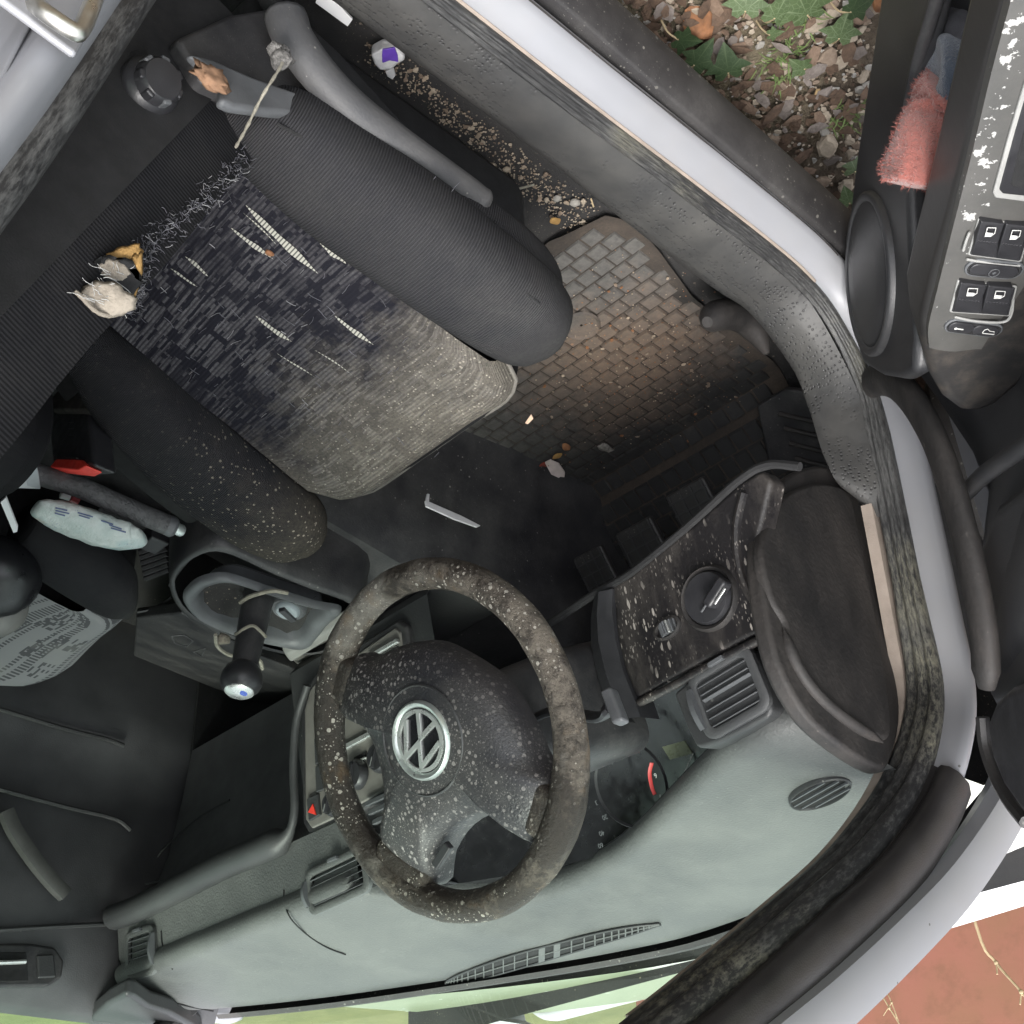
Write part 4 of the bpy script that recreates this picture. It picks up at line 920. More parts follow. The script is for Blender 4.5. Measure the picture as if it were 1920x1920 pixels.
# ---- steering column and stalk
COLM = sub('steering_column', (-.33, .12, .74), 'dark steering column shroud')
axn = V((0, -math.cos(.4036), math.sin(.4036))); wc = V((-.333, .012, .892))
rows = []
for t, sx, sz in ((.05, .05, .045), (.09, .058, .055), (.16, .065, .065), (.26, .07, .07)):
    c0 = wc - axn * t; e2 = V((0, math.sin(.4036), math.cos(.4036)))
    rows.append([c0 + V((x * sx, 0, 0)) + e2 * z * sz for x, z in rrect(1, 1, .35)])
grid('shroud', rows, M['plastic'], COLM, closeu=True, caps=True, uv=False, angle=60)
sk = cat([(-.385, .09, .87), (-.43, .085, .875), tuple(PXy((1120, 1345), .085)), tuple(PXy((1150, 1322), .075))], 5)
tube('indicator_stalk', sk, [.008] * (len(sk) - 4) + [.009, .011, .013, .012], M['plastic_clean'], COLM, 10, flat=.6)
box('stalk_tip', PXy((1153, 1325), .07), (.007, 0, 0), (0, .007, 0), (.006, 0, -.020), M['trim_grey'], COLM, .004, 3)
# ---- steering wheel, turned so that its top points down and outboard
SW = sub('steering_wheel', wc, 'leather steering wheel with peeling mouldy rim, turned well off centre')
e1 = V((1, 0, 0)); e2 = V((0, math.sin(.4036), math.cos(.4036))); rho = math.radians(-135)
wu = e2 * math.cos(rho) + e1 * math.sin(rho); wr = e1 * math.cos(rho) - e2 * math.sin(rho)     # wheel's own up and right
def WP(x, y, h=0): return wc + wr * x + wu * y + axn * h
rim = [WP(.1705 * math.sin(2 * math.pi * k / 96), .1705 * math.cos(2 * math.pi * k / 96)) for k in range(96)]
rads = []
for k in range(96):
    a = 360 * k / 96; r = .0168
    for g_, s_ in ((90, 1), (270, 1), (180, .6)):
        d_ = abs((a - g_ + 180) % 360 - 180)
        if d_ < 26: r += .0022 * s_ * math.cos(d_ / 26 * math.pi / 2)
    rads.append(r * (1 + .025 * noise.noise(V((k * .7, 0, 1)))))
rows = []
for k in range(97):
    kk = k % 96; a = 2 * math.pi * kk / 96; rd = (wr * math.sin(a) + wu * math.cos(a)); r = rads[kk]
    rows.append([rim[kk] + (rd * math.cos(b) + axn * math.sin(b)) * r * (1 + .05 * noise.noise(rim[kk] * 45 + V((0, 0, j)))) for j, b in enumerate([2 * math.pi * i / 18 for i in range(18)])])
grid('rim', rows, M['leather'], SW, closeu=True, uv=False, angle=180)
# torn leather flap along the inner upper rim
hub = [(.158, .020), (.125, .034), (.098, .058), (.065, .080), (.03, .090), (-.03, .090), (-.065, .080), (-.098, .058), (-.125, .034), (-.158, .020), (-.158, -.040), (-.118, -.034), (-.084, -.044), (-.056, -.074), (-.040, -.115), (-.036, -.158), (.036, -.158), (.040, -.115), (.056, -.074), (.084, -.044), (.118, -.034), (.158, -.040)]
hubs = cat([(x, y, 0) for x, y in hub], 3, closed=True)
rows = []
for f_, h in ((1.0, -.022), (1.0, -.004), (.975, .006), (.93, .013), (.80, .022), (.6, .027), (.35, .029), (.12, .029)):
    rr_ = []
    for p in hubs:
        rad = math.hypot(p.x, p.y); drop = max(0, rad - .10) / .06
        rr_.append(WP(p.x * f_, p.y * f_, h - .010 * min(1, max(0, rad * f_ - .085) / .07)))
    rows.append(rr_)
part(grid('airbag_cover', rows, M['hub'], SW, closeu=True, caps=True, uv=False, angle=70), 'speckled black airbag cover')
# leather shrouds at spoke ends
for a in (90, 270):
    s_ = 1 if a == 90 else -1
    box('spoke_joint', WP(s_ * .153, -.004, -.001), wr * .020, wu * .028, axn * .013, M['leather'], SW, .011, 4)
box('spoke_joint', WP(0, -.153, -.001), wr * .040, wu * .020, axn * .013, M['leather'], SW, .011, 4)
box('spoke_button', WP(.052, -.105, .010), (wr * .3 + wu).normalized() * .016, (wr - wu * .3).normalized() * .005, axn * .004, M['plastic_clean'], SW, .002)
EC = WP(.0, .002, .027)
def ringm(name, c, n, prof, mat, parent, k=48): return grid(name, [disc(c + n * h, n, r, k) for r, h in prof], M[mat], parent, closeu=True, uv=False, angle=60)
ringm('cover_groove', EC, axn, [(.0575, .0005), (.0565, .0020), (.0555, .0022), (.0545, .0005)], 'dash_dark', SW)
ringm('emblem_ring', EC, axn, [(.041, -.002), (.0405, .003), (.038, .0058), (.0355, .005), (.033, .002)], 'badge_ring', SW)
lathe('emblem_back', EC, axn, [(.033, -.001), (.033, .002), (.001, .0022)], M['screen'], SW, 48)
def EP(x, y, h=.0045): return EC + (wr * x + wu * y) * .0310 + axn * h
ringm('emblem_circle', EC, axn, [(.0322, .002), (.0318, .0046), (.0282, .0046), (.0278, .002)], 'chrome', SW)
def stroke(name, pts, w_, mat='chrome'):
    """mitred flat band through 2-D points in emblem units"""
    P = [V((x, y)) for x, y in pts]; L = []; Rr = []
    for i, p in enumerate(P):
        d0 = (P[i] - P[i - 1]).normalized() if i else (P[1] - P[0]).normalized(); d1 = (P[i + 1] - P[i]).normalized() if i + 1 < len(P) else d0
        n0 = V((-d0.y, d0.x)); n1 = V((-d1.y, d1.x)); b = (n0 + n1); b.normalize(); s_ = w_ / max(.35, b.dot(n0)); L.append(p + b * s_); Rr.append(p - b * s_)
    poly = L + Rr[::-1]; prism(name, [EP(p.x, p.y, .0018) for p in poly], axn * .0028, M[mat], SW, .0004)
stroke('emblem_upper_letter', [(-.40, .84), (0, .10), (.40, .84)], .085)
stroke('emblem_lower_letter', [(-.82, .36), (-.37, -.78), (0, -.06), (.37, -.78), (.82, .36)], .085)
# ================================================================== DRIVER SEAT
SPp, SPn = V((-.4, -.21, .54)), V((0, -.25, 1)).normalized()
def S(q, o=0.0): return PL(q, SPp + SPn * o, SPn)
def sz(y): return .54 + .25 * (y + .21)
DS = sub('driver_seat', (-.37, -.25, .29), 'torn and dusty dark driver seat')
# centre panel: four photo corners, front rolls over
A_, B_, C_, D_ = S((655, 982)), S((1004, 748)), S((446, 292)), S((196, 600))      # inner front, outer front, outer rear, inner rear
D_, C_ = D_ - (A_ - D_) * .14, C_ - (B_ - C_) * .14
rows = []
nv, nu = 30, 22
for i in range(nv + 1):
    t = i / nv; r = []
    for j in range(nu + 1):
        s_ = j / nu
        lft = D_.lerp(A_, t); rgt = C_.lerp(B_, t); p = lft.lerp(rgt, s_)
        # round front corners
        wd_ = .30; ed = min(s_, 1 - s_) * wd_; rc_ = .05
        if ed < rc_: p += (lft.lerp(rgt, .5) - D_.lerp(C_, .5)).normalized() * (-(rc_ - math.sqrt(max(0, rc_ ** 2 - (rc_ - ed) ** 2))) * max(0, (t - .55) / .45) ** 1.5)
        p += SPn * (-.014 * math.sin(math.pi * s_) * (1 - .6 * t) + .012 * math.sin(math.pi * t) * (.3 + .7 * s_) + .003 * noise.noise(V((s_ * 5, t * 6, 1))))
        if t > .93: p += V((0, 0, -.022 * ((t - .93) / .07) ** 2))
        r.append(p)
    rows.append(r)
last = rows[-1]
CN = [p.copy() for p in last]
skirt = [[p + V((0, -.006, -.018)) for p in last], [p + V((0, -.03, -.045)) for p in last], [p + V((0, -.05, -.12)) for p in last]]
part(grid('cushion_panel', rows, M['seat_cloth'], DS, angle=180), 'worn patterned cloth panel with threadbare slits, dusty towards the front')
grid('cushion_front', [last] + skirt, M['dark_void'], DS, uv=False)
core = [D_.lerp(A_, .1), C_.lerp(B_, .1), C_.lerp(B_, .9), B_.lerp(A_, .12), A_.lerp(B_, .12), A_.lerp(D_, .1)]
prism('cushion_core', [p - SPn * .022 for p in core], -SPn * .09, M['back_cloth'], DS, .01)
# piping along the front edge
tube('front_piping', [p + V((0, .001, -.001)) for p in last], .0028, simple('piping', (.14, .13, .115), .9, 0, .3, 60), DS, 8)
def bolster(name, ctr, hw_, hh_, mat, label=None, k=20, ex=V((1, 0, 0)), end=(.0, .0)):
    """ctr: list of centres; superelliptic cross sections"""
    rows = []; n = len(ctr)
    for i, (c, a, h) in enumerate(zip(ctr, hw_, hh_)):
        r = []
        for j in range(k):
            b = 2 * math.pi * j / k; cx, cz = math.cos(b), math.sin(b)
            f_ = lambda v: math.copysign(abs(v) ** .72, v)
            r.append(V(c) + ex * (f_(cx) * a) + SPn * (f_(cz) * h))
        rows.append(r)
    return part(grid(name, rows, M[mat], DS, closeu=True, caps=True, angle=180), label)
def pathr(pts, vals, n): 
    c = cat([tuple(p) for p in pts], n); v = cat([(a, b, 0) for a, b in vals], n); return c, [max(.001, q.x) for q in v], [max(.001, q.y) for q in v]
# outer bolster (sill side)
oc = [S((415, 195), .0), S((520, 250), .006), S((640, 345), .012), S((760, 430), .016), S((880, 520), .014), S((975, 590), .006), S((1020, 628), -.008), S((1038, 645), -.03)]
c_, a_, h_ = pathr(oc, [(.020, .03), (.046, .04), (.052, .046), (.054, .048), (.053, .046), (.050, .042), (.040, .034), (.018, .02)], 5)
bolster('outer_bolster', c_, a_, h_, 'bolster', 'ribbed grey-black side bolster next to the sill')
oc = [S((470, 195), -.045), S((640, 290), -.040), S((800, 400), -.036), S((930, 490), -.036), S((1000, 550), -.04), S((1030, 590), -.05)]
c_, a_, h_ = pathr(oc, [(.03, .04), (.040, .045), (.042, .045), (.04, .045), (.034, .04), (.02, .03)], 5)
bolster('bolster_side', c_, a_, h_, 'bolster')
# inner bolster (tunnel side)
ic = [S((150, 628), -.005), S((225, 715), .006), S((310, 800), .010), S((400, 880), .008), S((490, 950), .002), S((560, 1000), -.012), S((592, 1018), -.03)]
c_, a_, h_ = pathr(ic, [(.030, .03), (.050, .04), (.056, .045), (.060, .046), (.060, .044), (.048, .036), (.022, .02)], 5)
bolster('inner_bolster', c_, a_, h_, 'bolster_in', 'inner side bolster speckled with sandy dust')
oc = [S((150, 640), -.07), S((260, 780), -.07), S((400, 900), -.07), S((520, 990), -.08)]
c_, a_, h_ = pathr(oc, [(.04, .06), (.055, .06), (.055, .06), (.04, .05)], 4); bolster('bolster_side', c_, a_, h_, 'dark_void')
tube('bolster_seam', cat([tuple(S(q, .051)) for q in [(188, 614), (160, 645), (128, 692)]], 4), .0012, M['dark_void'], DS, 5)
tube('bolster_seam', cat([tuple(S(q, .040)) for q in [(520, 232), (640, 300), (760, 385), (880, 470), (960, 528), (1012, 572)]], 5), .0014, M['dark_void'], DS, 5)
lathe('fabric_button', S((716, 447), .055), SPn, [(.006, -.003), (.006, .001), (.004, .003), (.001, .0035)], M['valance_grey'], DS, 14)
# seat base
box('seat_base', (-.37, -.24, .37), (.20, 0, 0), (0, .19, 0), (0, 0, .07), M['dark_void'], DS, .02)
# threadbare slits: spindles of bared threads lying on the panel
for i, (q0, q1, w_) in enumerate([((460, 384), (598, 514), 8.5), ((434, 425), (512, 488), 5), ((600, 452), (648, 497), 7.5), ((455, 398), (520, 462), 1.6), ((345, 482), (392, 518), 4), ((318, 505), (372, 536), 2.5), ((478, 592), (548, 640), 5), ((628, 590), (700, 648), 5), ((520, 660), (590, 710), 1.5), ((590, 655), (660, 705), 1.4)]):
    L = []; R_ = []; dx, dy = q1[0] - q0[0], q1[1] - q0[1]; ln = math.hypot(dx, dy); nx, ny = -dy / ln, dx / ln
    for k in range(13):
        t = k / 12; ww = w_ * .8 * math.sin(math.pi * t) ** .9 * (1 + .25 * math.sin(t * 11 + i)); cx, cy = q0[0] + dx * t + 2.5 * math.sin(3 * t + i) * nx, q0[1] + dy * t + 2.5 * math.sin(3 * t + i) * ny
        L.append((cx + nx * ww, cy + ny * ww)); R_.append((cx - nx * ww, cy - ny * ww))
    rows = [[S(q, .006) for q in L], [S(q, .006) for q in R_]]
    o = grid('tear', rows, M['warp'], DS, recalc=True)
    me = o.data; uvl = me.uv_layers[0]
    for lp in me.loops:
        k = lp.vertex_index % 13; uvl.data[lp.index].uv = (k / 12 * ln / 60, lp.vertex_index // 13)
# snap tears on to the cushion surface
from mathutils.bvhtree import BVHTree
pv_ = [o for o in DS.children if o.name.startswith('cushion_panel')][0]
bw = BVHTree.FromPolygons([v.co + ORG[pv_.name] for v in pv_.data.vertices], [tuple(p.vertices) for p in pv_.data.polygons])
BV2 = []
def onpanel(q, up=.0015):
    d = ray(*q).normalized(); hs_ = [t.ray_cast(CAM, d) for t in [bw] + BV2]; hs_ = [h for h in hs_ if h[0]]
    return (min(hs_, key=lambda h: h[3])[0] - d * up) if hs_ else S(q, up)
for o in DS.children:
    if o.name.startswith('tear'):
        for v in o.data.vertices:
            w_ = v.co + ORG[o.name]; d = (w_ - CAM).normalized(); h = bw.ray_cast(CAM, d)
            if h[0]: v.co = h[0] - d * .002 - ORG[o.name]
# backrest
BR = sub('seat_backrest', (-.37, -.5, .45), 'black driver backrest with frayed lower seam')
def bk(x, t, o=0.0):
    """t metres up the backrest"""
    return V((x, -.41 - .36 * t + .93 * o, .47 + .93 * t + .36 * o))
rows = []
for i in range(15):
    t = -.05 + .72 * i / 14; r = []
    for j in range(17):
        s_ = j / 16; xi = -.275 - .14 * max(0, t); x = -.585 + (xi + .585) * s_; e = abs(2 * s_ - 1) if s_ < .5 else .9 * abs(2 * s_ - 1) ** 2; o_ = .035 * max(0, (e - .62) / .38) ** 1 * (1 - max(0, (e - .86) / .14) ** 2) * 1.3 - .02 * (1 - e) + (-.07 * max(0, (e - .86) / .14) ** 2) + .004 * noise.noise(V((s_ * 6, t * 9, 3)))
        r.append(bk(x, t, o_))
    rows.append(r)
bo_ = grid('backrest_front', rows, M['back_cloth'], BR, angle=180)
BV2.append(BVHTree.FromPolygons([v.co + ORG[bo_.name] for v in bo_.data.vertices], [tuple(p.vertices) for p in bo_.data.polygons]))
rows2 = [[bk(-.59, t, o_) for o_ in (-.03, -.08, -.14)] for t in (-.05, .2, .45, .67)]
grid('backrest_side', rows2, M['dark_void'], BR)
rows2 = [[bk(-.276 - .14 * max(0, t), t, o_) for o_ in (-.02, -.08, -.14)] for t in (-.05, .2, .45, .67)]
grid('backrest_side', rows2, M['dark_void'], BR)
# recliner knob
RK = sub('recliner_knob', PXx((285, 150), -.60), 'ribbed black recliner knob on the seat side')
kc = PXx((283, 160), -.612); kn = V((-.94, .10, .33)).normalized()
kc = PXx((288, 158), -.598)
lathe('knob_base', kc, kn, [(.024, -.012), (.025, -.004), (.024, .0), (.020, .004)], M['plastic_clean'], RK, 32)
lathe('knob_body', kc, kn, [(.020, .0), (.019, .011), (.016, .015), (.001, .016)], M['plastic_clean'], RK, 32)
for k in range(7):
    a = 2 * math.pi * k / 7 + .3; ex_ = kn.orthogonal().normalized(); ey_ = kn.cross(ex_); d = ex_ * math.cos(a) + ey_ * math.sin(a); td = kn.cross(d)
    box('knob_rib', kc + d * .0172 + kn * .008, d * .003, td * .0042, kn * .006, M['trim_grey'] if k % 3 == 0 else M['plastic_clean'], RK, .002)
# side valance, grey wedge, height lever
prism('side_valance', [PXx(q, -.605) for q in [(330, 70), (430, 25), (520, 10), (600, 110), (700, 250), (800, 350), (900, 430), (985, 480), (1025, 540), (1030, 575), (960, 540), (860, 470), (760, 400), (620, 260), (470, 190), (380, 150)]], (.02, 0, 0), M['plastic'], DS, .006)
prism('lower_valance', [PXx(q, -.600) for q in [(500, -30), (640, 100), (820, 300), (960, 420), (1035, 500), (1035, 600), (900, 430), (700, 250), (560, 90)]], (.02, 0, 0), M['dark_void'], DS, .004)
prism('valance_wedge', [PXx(q, -.618) for q in [(352, 96), (398, 108), (470, 140), (560, 172), (612, 192), (618, 214), (560, 214), (500, 208), (440, 200), (414, 188), (418, 160), (400, 132)]], (.012, 0, 0), M['trim_grey'], DS, .005, 3)
lv = [PXx(q, -.632) for q in [(535, 30), (552, 75), (600, 142), (662, 205), (740, 265), (820, 322), (882, 366), (912, 392)]]
lp_ = cat([tuple(p) for p in lv], 6); nL = len(lp_)
part(tube('height_lever', lp_, [.021 - .004 * i / nL for i in range(nL - 4)] + [.0185, .0175, .015, .008], M['valance_grey'], DS, 14, up=(1, 0, 0), flat=.85, angle=180), 'long curved grey height lever on the seat side')
for q, s_, m_ in (((396, 146), .016, 'rust'), ((630, 208), .014, 'rust'), ((592, 138), .007, 'foam')):
    p = PXx(q, -.622); blob('exposed_padding', p, s_ * .35, s_, s_ * .7, M[m_], DS, q[0], .8, 3.4, ico=2)
prism('lever_guide', [PXx(q, -.612) for q in [(905, 415), (925, 420), (970, 460), (1005, 505), (1010, 525), (985, 515), (940, 465)]], (.008, 0, 0), M['valance_grey'], DS, .003)
# frayed seam along the crease
fr = random.Random(11); vs = []; fs = []; mi = []
def hair(p, dirv, ln, r, mat, curl=1.0):
    global vs, fs, mi
    n = 5; a = dirv.orthogonal().normalized(); b = dirv.cross(a); o = len(vs); q = V(p); d = V(dirv).normalized(); pts = [q.copy()]
    for _ in range(n): d = (d + V((fr.uniform(-1, 1), fr.uniform(-1, 1), fr.uniform(-.8, .8))) * .55 * curl).normalized(); q = q + d * ln / n; pts.append(q.copy())
    for i, pt in enumerate(pts):
        for k in range(3): an = 2.094 * k; vs.append(pt + (a * math.cos(an) + b * math.sin(an)) * r)
    for i in range(n):
        for k in range(3): fs.append((o + i * 3 + k, o + i * 3 + (k + 1) % 3, o + i * 3 + 3 + (k + 1) % 3, o + i * 3 + 3 + k)); mi.append(mat)
crease = cat([(448, 286, 0), (405, 340, 0), (360, 385, 0), (310, 420, 0), (268, 462, 0), (252, 510, 0), (245, 555, 0), (230, 588, 0)], 12)
for i in range(520):
    c = fr.choice(crease); q = (c.x + fr.gauss(8, 11), c.y + fr.gauss(5, 11)); p = onpanel(q, .002)
    hair(p, V((fr.uniform(-1, 1), fr.uniform(-1, 1), fr.uniform(-.1, .3))), fr.uniform(.004, .012), fr.uniform(.0002, .0005), 0 if fr.random() < .22 else 1, 1.6)
for i in range(200):
    q = (fr.uniform(300, 860), fr.uniform(330, 860)); p = onpanel(q, .001); d = (onpanel((q[0] + 20, q[1] - 17)) - p).normalized() if fr.random() < .7 else (onpanel((q[0] + 20, q[1] + 18)) - p).normalized()
    if (S(q) - p).length > .05: continue
    hair(p, d, fr.uniform(.005, .016), fr.uniform(.0003, .0005), 0 if fr.random() < .15 else 1, .35)
tag(mk('frayed_threads', vs, fs, None, DS, mats=[M['thread'], M['thread_dark']], midx=mi, recalc=False, angle=180), kind='stuff')
# hole in the cloth with foam
def foam_blob(q, w_, h_, ang, mat, up=.006, th=.0035, seed=1, name='foam'):
    d = (onpanel((q[0] + 10, q[1])) - onpanel(q)); c = onpanel(q, up); n_ = (CAM - c).normalized(); ex_ = (R0 * math.cos(ang) + R1 * math.sin(ang)); ex_ = (ex_ - n_ * ex_.dot(n_)).normalized(); ey_ = n_.cross(ex_); rows = []
    for i in range(6):
        f_ = 1 - i / 5 * .98; r_ = []
        for j in range(22):
            a_ = 2 * math.pi * j / 22; k_ = 1 + .38 * noise.noise(V((math.cos(a_) * 2.3, math.sin(a_) * 2.3, seed))) + .16 * noise.noise(V((math.cos(a_) * 6, math.sin(a_) * 6, seed)))
            r_.append(c + (ex_ * math.cos(a_) * w_ + ey_ * math.sin(a_) * h_) * f_ * k_ + n_ * (th * (1 - f_ ** 3) + .0018 * noise.noise(V((math.cos(a_) * 5 * f_, math.sin(a_) * 5 * f_, seed + 3))) * (i > 0)))
        rows.append(r_)
    return grid(name, rows, M[mat], DS, closeu=True, caps=True, uv=False, angle=180)
foam_blob((214, 530), .019, .020, .3, 'dark_void', .004, .0006, 9, 'torn_hole')
foam_blob((232, 480), .015, .007, -.35, 'foam', .014, .004, 1); foam_blob((250, 522), .0055, .020, .25, 'foam', .014, .004, 2)
foam_blob((200, 562), .020, .013, .15, 'foam_pale', .012, .004, 3); foam_blob((216, 508), .011, .008, .4, 'foam_pale', .010, .003, 4)
lip = cat([tuple(onpanel(q, .008)) for q in [(140, 546), (152, 556), (166, 572), (184, 586), (206, 592), (228, 586), (240, 570)]], 5)
tube('torn_lip', lip, [.0014 + .0012 * abs(noise.noise(V((i * .9, 0, 0)))) for i in range(len(lip))], M['foam_pale'], DS, 8)
vs = []; fs = []; mi = []
for i in range(40):
    q = (fr.uniform(175, 238), fr.uniform(500, 575)); hair(onpanel(q, .016), V((fr.uniform(-.4, .4), fr.uniform(-1, 1), fr.uniform(-.2, .1))), fr.uniform(.008, .02), .0003, 0, .8)
tag(mk('foam_threads', vs, fs, None, DS, mats=[M['paper']], midx=mi, recalc=False, angle=180), kind='stuff')
# length of twine from the crease to the lever, clump at its end
tw = cat([tuple(onpanel((442, 276), .004)), tuple(PXx((462, 240), -.60)), tuple(PXx((492, 180), -.64)), tuple(PXx((522, 132), -.65)), tuple(PXx((532, 112), -.65))], 6)
TWN = empty('twine', tw[0], 'pale grey twine hanging from the seat crease to a frayed clump', 'twine')
tube('strand', tw, [.0013 + .0004 * math.sin(i * 2.1) for i in range(len(tw))], M['straw'], TWN, 7)
for q, s_ in (((520, 98), .008), ((528, 112), .009), ((512, 92), .006), ((533, 100), .006)):
    blob('clump', PXx(q, -.648), s_, s_, s_ * .8, simple('dirty_fluff', (.13, .125, .12), .95, 0, .6, 300, .8, 300, .2, .004), TWN, q[0] + s_, .6, 4)

# ================================================================== PASSENGER SEAT
PS = sub('passenger_seat', (.36, -.3, .29), 'dark passenger seat with grey patterned centre')
pz = lambda y: .585 + .20 * (y + .10)
def PZp(q, o=0.0): return PL(q, V((.3, -.10, .585 + o)), V((0, -.20, 1)))
rows = []
pA, pB, pC, pD = PZp((262, 1172)), PZp((98, 1318)), PZp((-200, 1175)), PZp((35, 1090))
for i in range(17):
    t = i / 16; r = []
    for j in range(21):
        s_ = j / 20; p = pD.lerp(pA, t).lerp(pC.lerp(pB, t), s_); p += V((0, 0, .014 * math.sin(math.pi * t) - .012 * math.sin(math.pi * s_)))
        ed = min(s_, 1 - s_) * .3
        if ed < .07: p += V((0, -(.07 - math.sqrt(max(0, .07 ** 2 - (.07 - ed) ** 2))) * max(0, (t - .4) / .6), 0))
        if t > .8: p += V((0, 0, -.03 * ((t - .8) / .2) ** 2))
        r.append(p)
    rows.append(r)
grid('cushion_panel', rows, M['pass_cloth'], PS, angle=180)
last = rows[-1]; grid('cushion_front', [last, [p + V((0, .004, -.03)) for p in last], [p + V((0, -.01, -.10)) for p in last]], M['back_cloth'], PS)
oc = [PZp((40, 990), -.012), PZp((110, 1030), -.008), PZp((180, 1076), -.008), PZp((226, 1112), -.012), PZp((246, 1134), -.03)]
rows = []
for (c, a, h) in zip(*pathr(oc, [(.05, .03), (.050, .038), (.048, .038), (.038, .032), (.018, .02)], 5)):
    rows.append([V(c) + V((math.copysign(abs(math.cos(b)) ** .75, math.cos(b)) * a, 0, math.copysign(abs(math.sin(b)) ** .75, math.sin(b)) * h)) for b in [2 * math.pi * j / 20 for j in range(20)]])
grid('side_bolster', rows, M['bolster'], PS, closeu=True, caps=True, angle=180)
box('seat_base', (.36, -.27, .44), (.20, 0, 0), (0, .17, 0), (0, 0, .10), M['dark_void'], PS, .02)
rows = []
for i in range(12):
    t = -.04 + .72 * i / 11; r = []
    for j in range(13):
        s_ = j / 12; x = .105 + .50 * s_; e = abs(2 * s_ - 1)
        r.append(V((x, -.43 - .34 * t, .50 + .94 * t)) + V((0, .93, .34)) * (.045 * max(0, (e - .5) / .5) * (1 - max(0, (e - .85) / .15) ** 2 * 1.6) - .02 * (1 - e)))
    rows.append(r)
grid('backrest_front', rows, M['back_cloth'], PS, angle=180)
grid('backrest_side', [[V((.105, -.43 - .34 * t - dy, .50 + .94 * t)) for dy in (-.01, .05, .12)] for t in (-.04, .2, .45, .68)], M['back_cloth'], PS)

# padded centre armrest between the seats
ar = [PXy(q, -.40) for q in [(-120, 600), (20, 610), (58, 640), (74, 690), (80, 750), (74, 810), (56, 860), (24, 905), (-20, 935), (-120, 960)]]
rows = []
for k, dy in ((.80, .022), (.93, .014), (1.0, -.004), (1.0, -.06), (.98, -.20)):
    cz_ = sum(ar, V((0, 0, 0))) / len(ar); rows.append([cz_ + (p - cz_) * k + V((0, dy, 0)) for p in cat([tuple(p) for p in ar], 3, closed=True)])
part(grid('centre_armrest', rows, M['back_cloth'], CAR, closeu=True, caps=True, angle=180), 'black ribbed cloth armrest between the front seats')
# ================================================================== CONSOLE, GEAR LEVER, HANDBRAKE
CO = sub('gear_console', (.0, .0, .5), 'dusty console pod round the gear lever')
def K(q, z=.59): return PXz(q, z)
POD = [(318, 1085), (345, 1046), (392, 1022), (440, 1028), (520, 1066), (600, 1098), (672, 1126), (672, 1160), (640, 1200), (600, 1225), (530, 1226), (440, 1200), (370, 1168), (330, 1132)]
pod3 = cat([tuple(K(q, .585)) for q in POD], 3, closed=True); pc = sum(pod3, V((0, 0, 0))) / len(pod3)
rows = [[p + V(((p - pc).x * k, (p - pc).y * k * .4, dz)) for p in pod3] for k, dz in ((.22, -.16), (.12, -.06), (.04, -.015), (0, 0), (-.07, .004), (-.12, .003))]
grid('pod', rows, M['plastic'], CO, closeu=True, uv=False, angle=180)
RNG = [(344, 1122), (352, 1102), (378, 1084), (425, 1078), (500, 1102), (590, 1130), (640, 1142), (610, 1172), (578, 1212), (520, 1206), (440, 1186), (372, 1156)]
rg = cat([tuple(K(q, .591)) for q in RNG], 4, closed=True); rc = sum(rg, V((0, 0, 0))) / len(rg)
sc = lambda k, dz: [rc + (p - rc) * k + V((0, 0, dz)) for p in rg]
part(grid('boot_frame', [sc(1.0, -.004), sc(1.0, .003), sc(.95, .007), sc(.86, .005), sc(.80, -.002), sc(.74, -.03)], M['trim_grey'], CO, closeu=True, uv=False, angle=60), 'grey oval frame with its leather boot torn away')
mk('boot_well', sc(.76, -.028), [tuple(range(len(rg)))], M['carpet'], CO)
grid('torn_boot', [[p + V((0, 0, .012 * noise.noise(p * 60))) for p in sc(.78, -.012)], [p + V((0, 0, .02 * noise.noise(p * 40))) for p in sc(.5, -.022)], [p for p in sc(.25, -.026)]], M['carpet'], CO, closeu=True, uv=False)
# corner button
LB = sub('round_socket', K((540, 1143)), 'grey round socket beside the gear lever')
c = K((540, 1143), .592); lathe('collar', c, (0, -.25, 1), [(.024, -.012), (.024, -.002), (.021, .002), (.018, .0)], M['trim_grey'], LB, 28)
lathe('cap', c, (0, -.25, 1), [(.0165, -.006), (.0165, .003), (.014, .006), (.001, .0065)], simple('blue_grey_plastic', (.24, .27, .29), .5), LB, 28)
box('cap_grip', c + V((0, 0, .008)), (.004, .013, .002), (.004, -.002, 0), (0, 0, .003), M['plastic_clean'], LB, .001)
# grey sloping side panel towards the stack
prism('console_cheek', [K(q, .585) for q in [(526, 1212), (655, 1136), (664, 1146), (536, 1226)]], (.0, .01, .012), simple('pale_cheek', (.19, .187, .178), .5, 0, .12, 30), CO, .004, 3)
prism('console_cheek_lower', [K((535, 1224), .58), K((660, 1150), .58), PXz((650, 1232), .50), PXz((560, 1250), .50)], (.0, .012, .004), M['radio'], CO, .004)
# gear lever
GL = sub('gear_lever', K((490, 1120)), 'black gear stick with loose shiny knob cap')
kn_ = V((0.0, -.023, .707)); base_ = V((.0, -.005, .56)); dk = (kn_ - base_).normalized()
tube('stick', [base_, base_.lerp(kn_, .35), base_.lerp(kn_, .7), kn_], [.021, .020, .018, .015], M['plastic'], GL, 16)
tube('torn_collar', cat([tuple(base_ + dk * .085 + V((.019 * math.cos(a), .019 * math.sin(a), .004 * math.sin(3 * a)))) for a in [i * .6 for i in range(11)]], 4), .0022, M['straw'], GL, 6)
lathe('knob', kn_ - dk * .018, dk, [(.016, 0), (.022, .006), (.026, .016), (.0265, .024), (.024, .032), (.018, .0375)], M['plastic_clean'], GL, 32)
kc2 = kn_ - dk * .018 + dk * .0365
lathe('knob_cap', kc2, dk, [(.0185, -.001), (.0185, .002), (.016, .004), (.001, .0055)], M['chrome'], GL, 28)
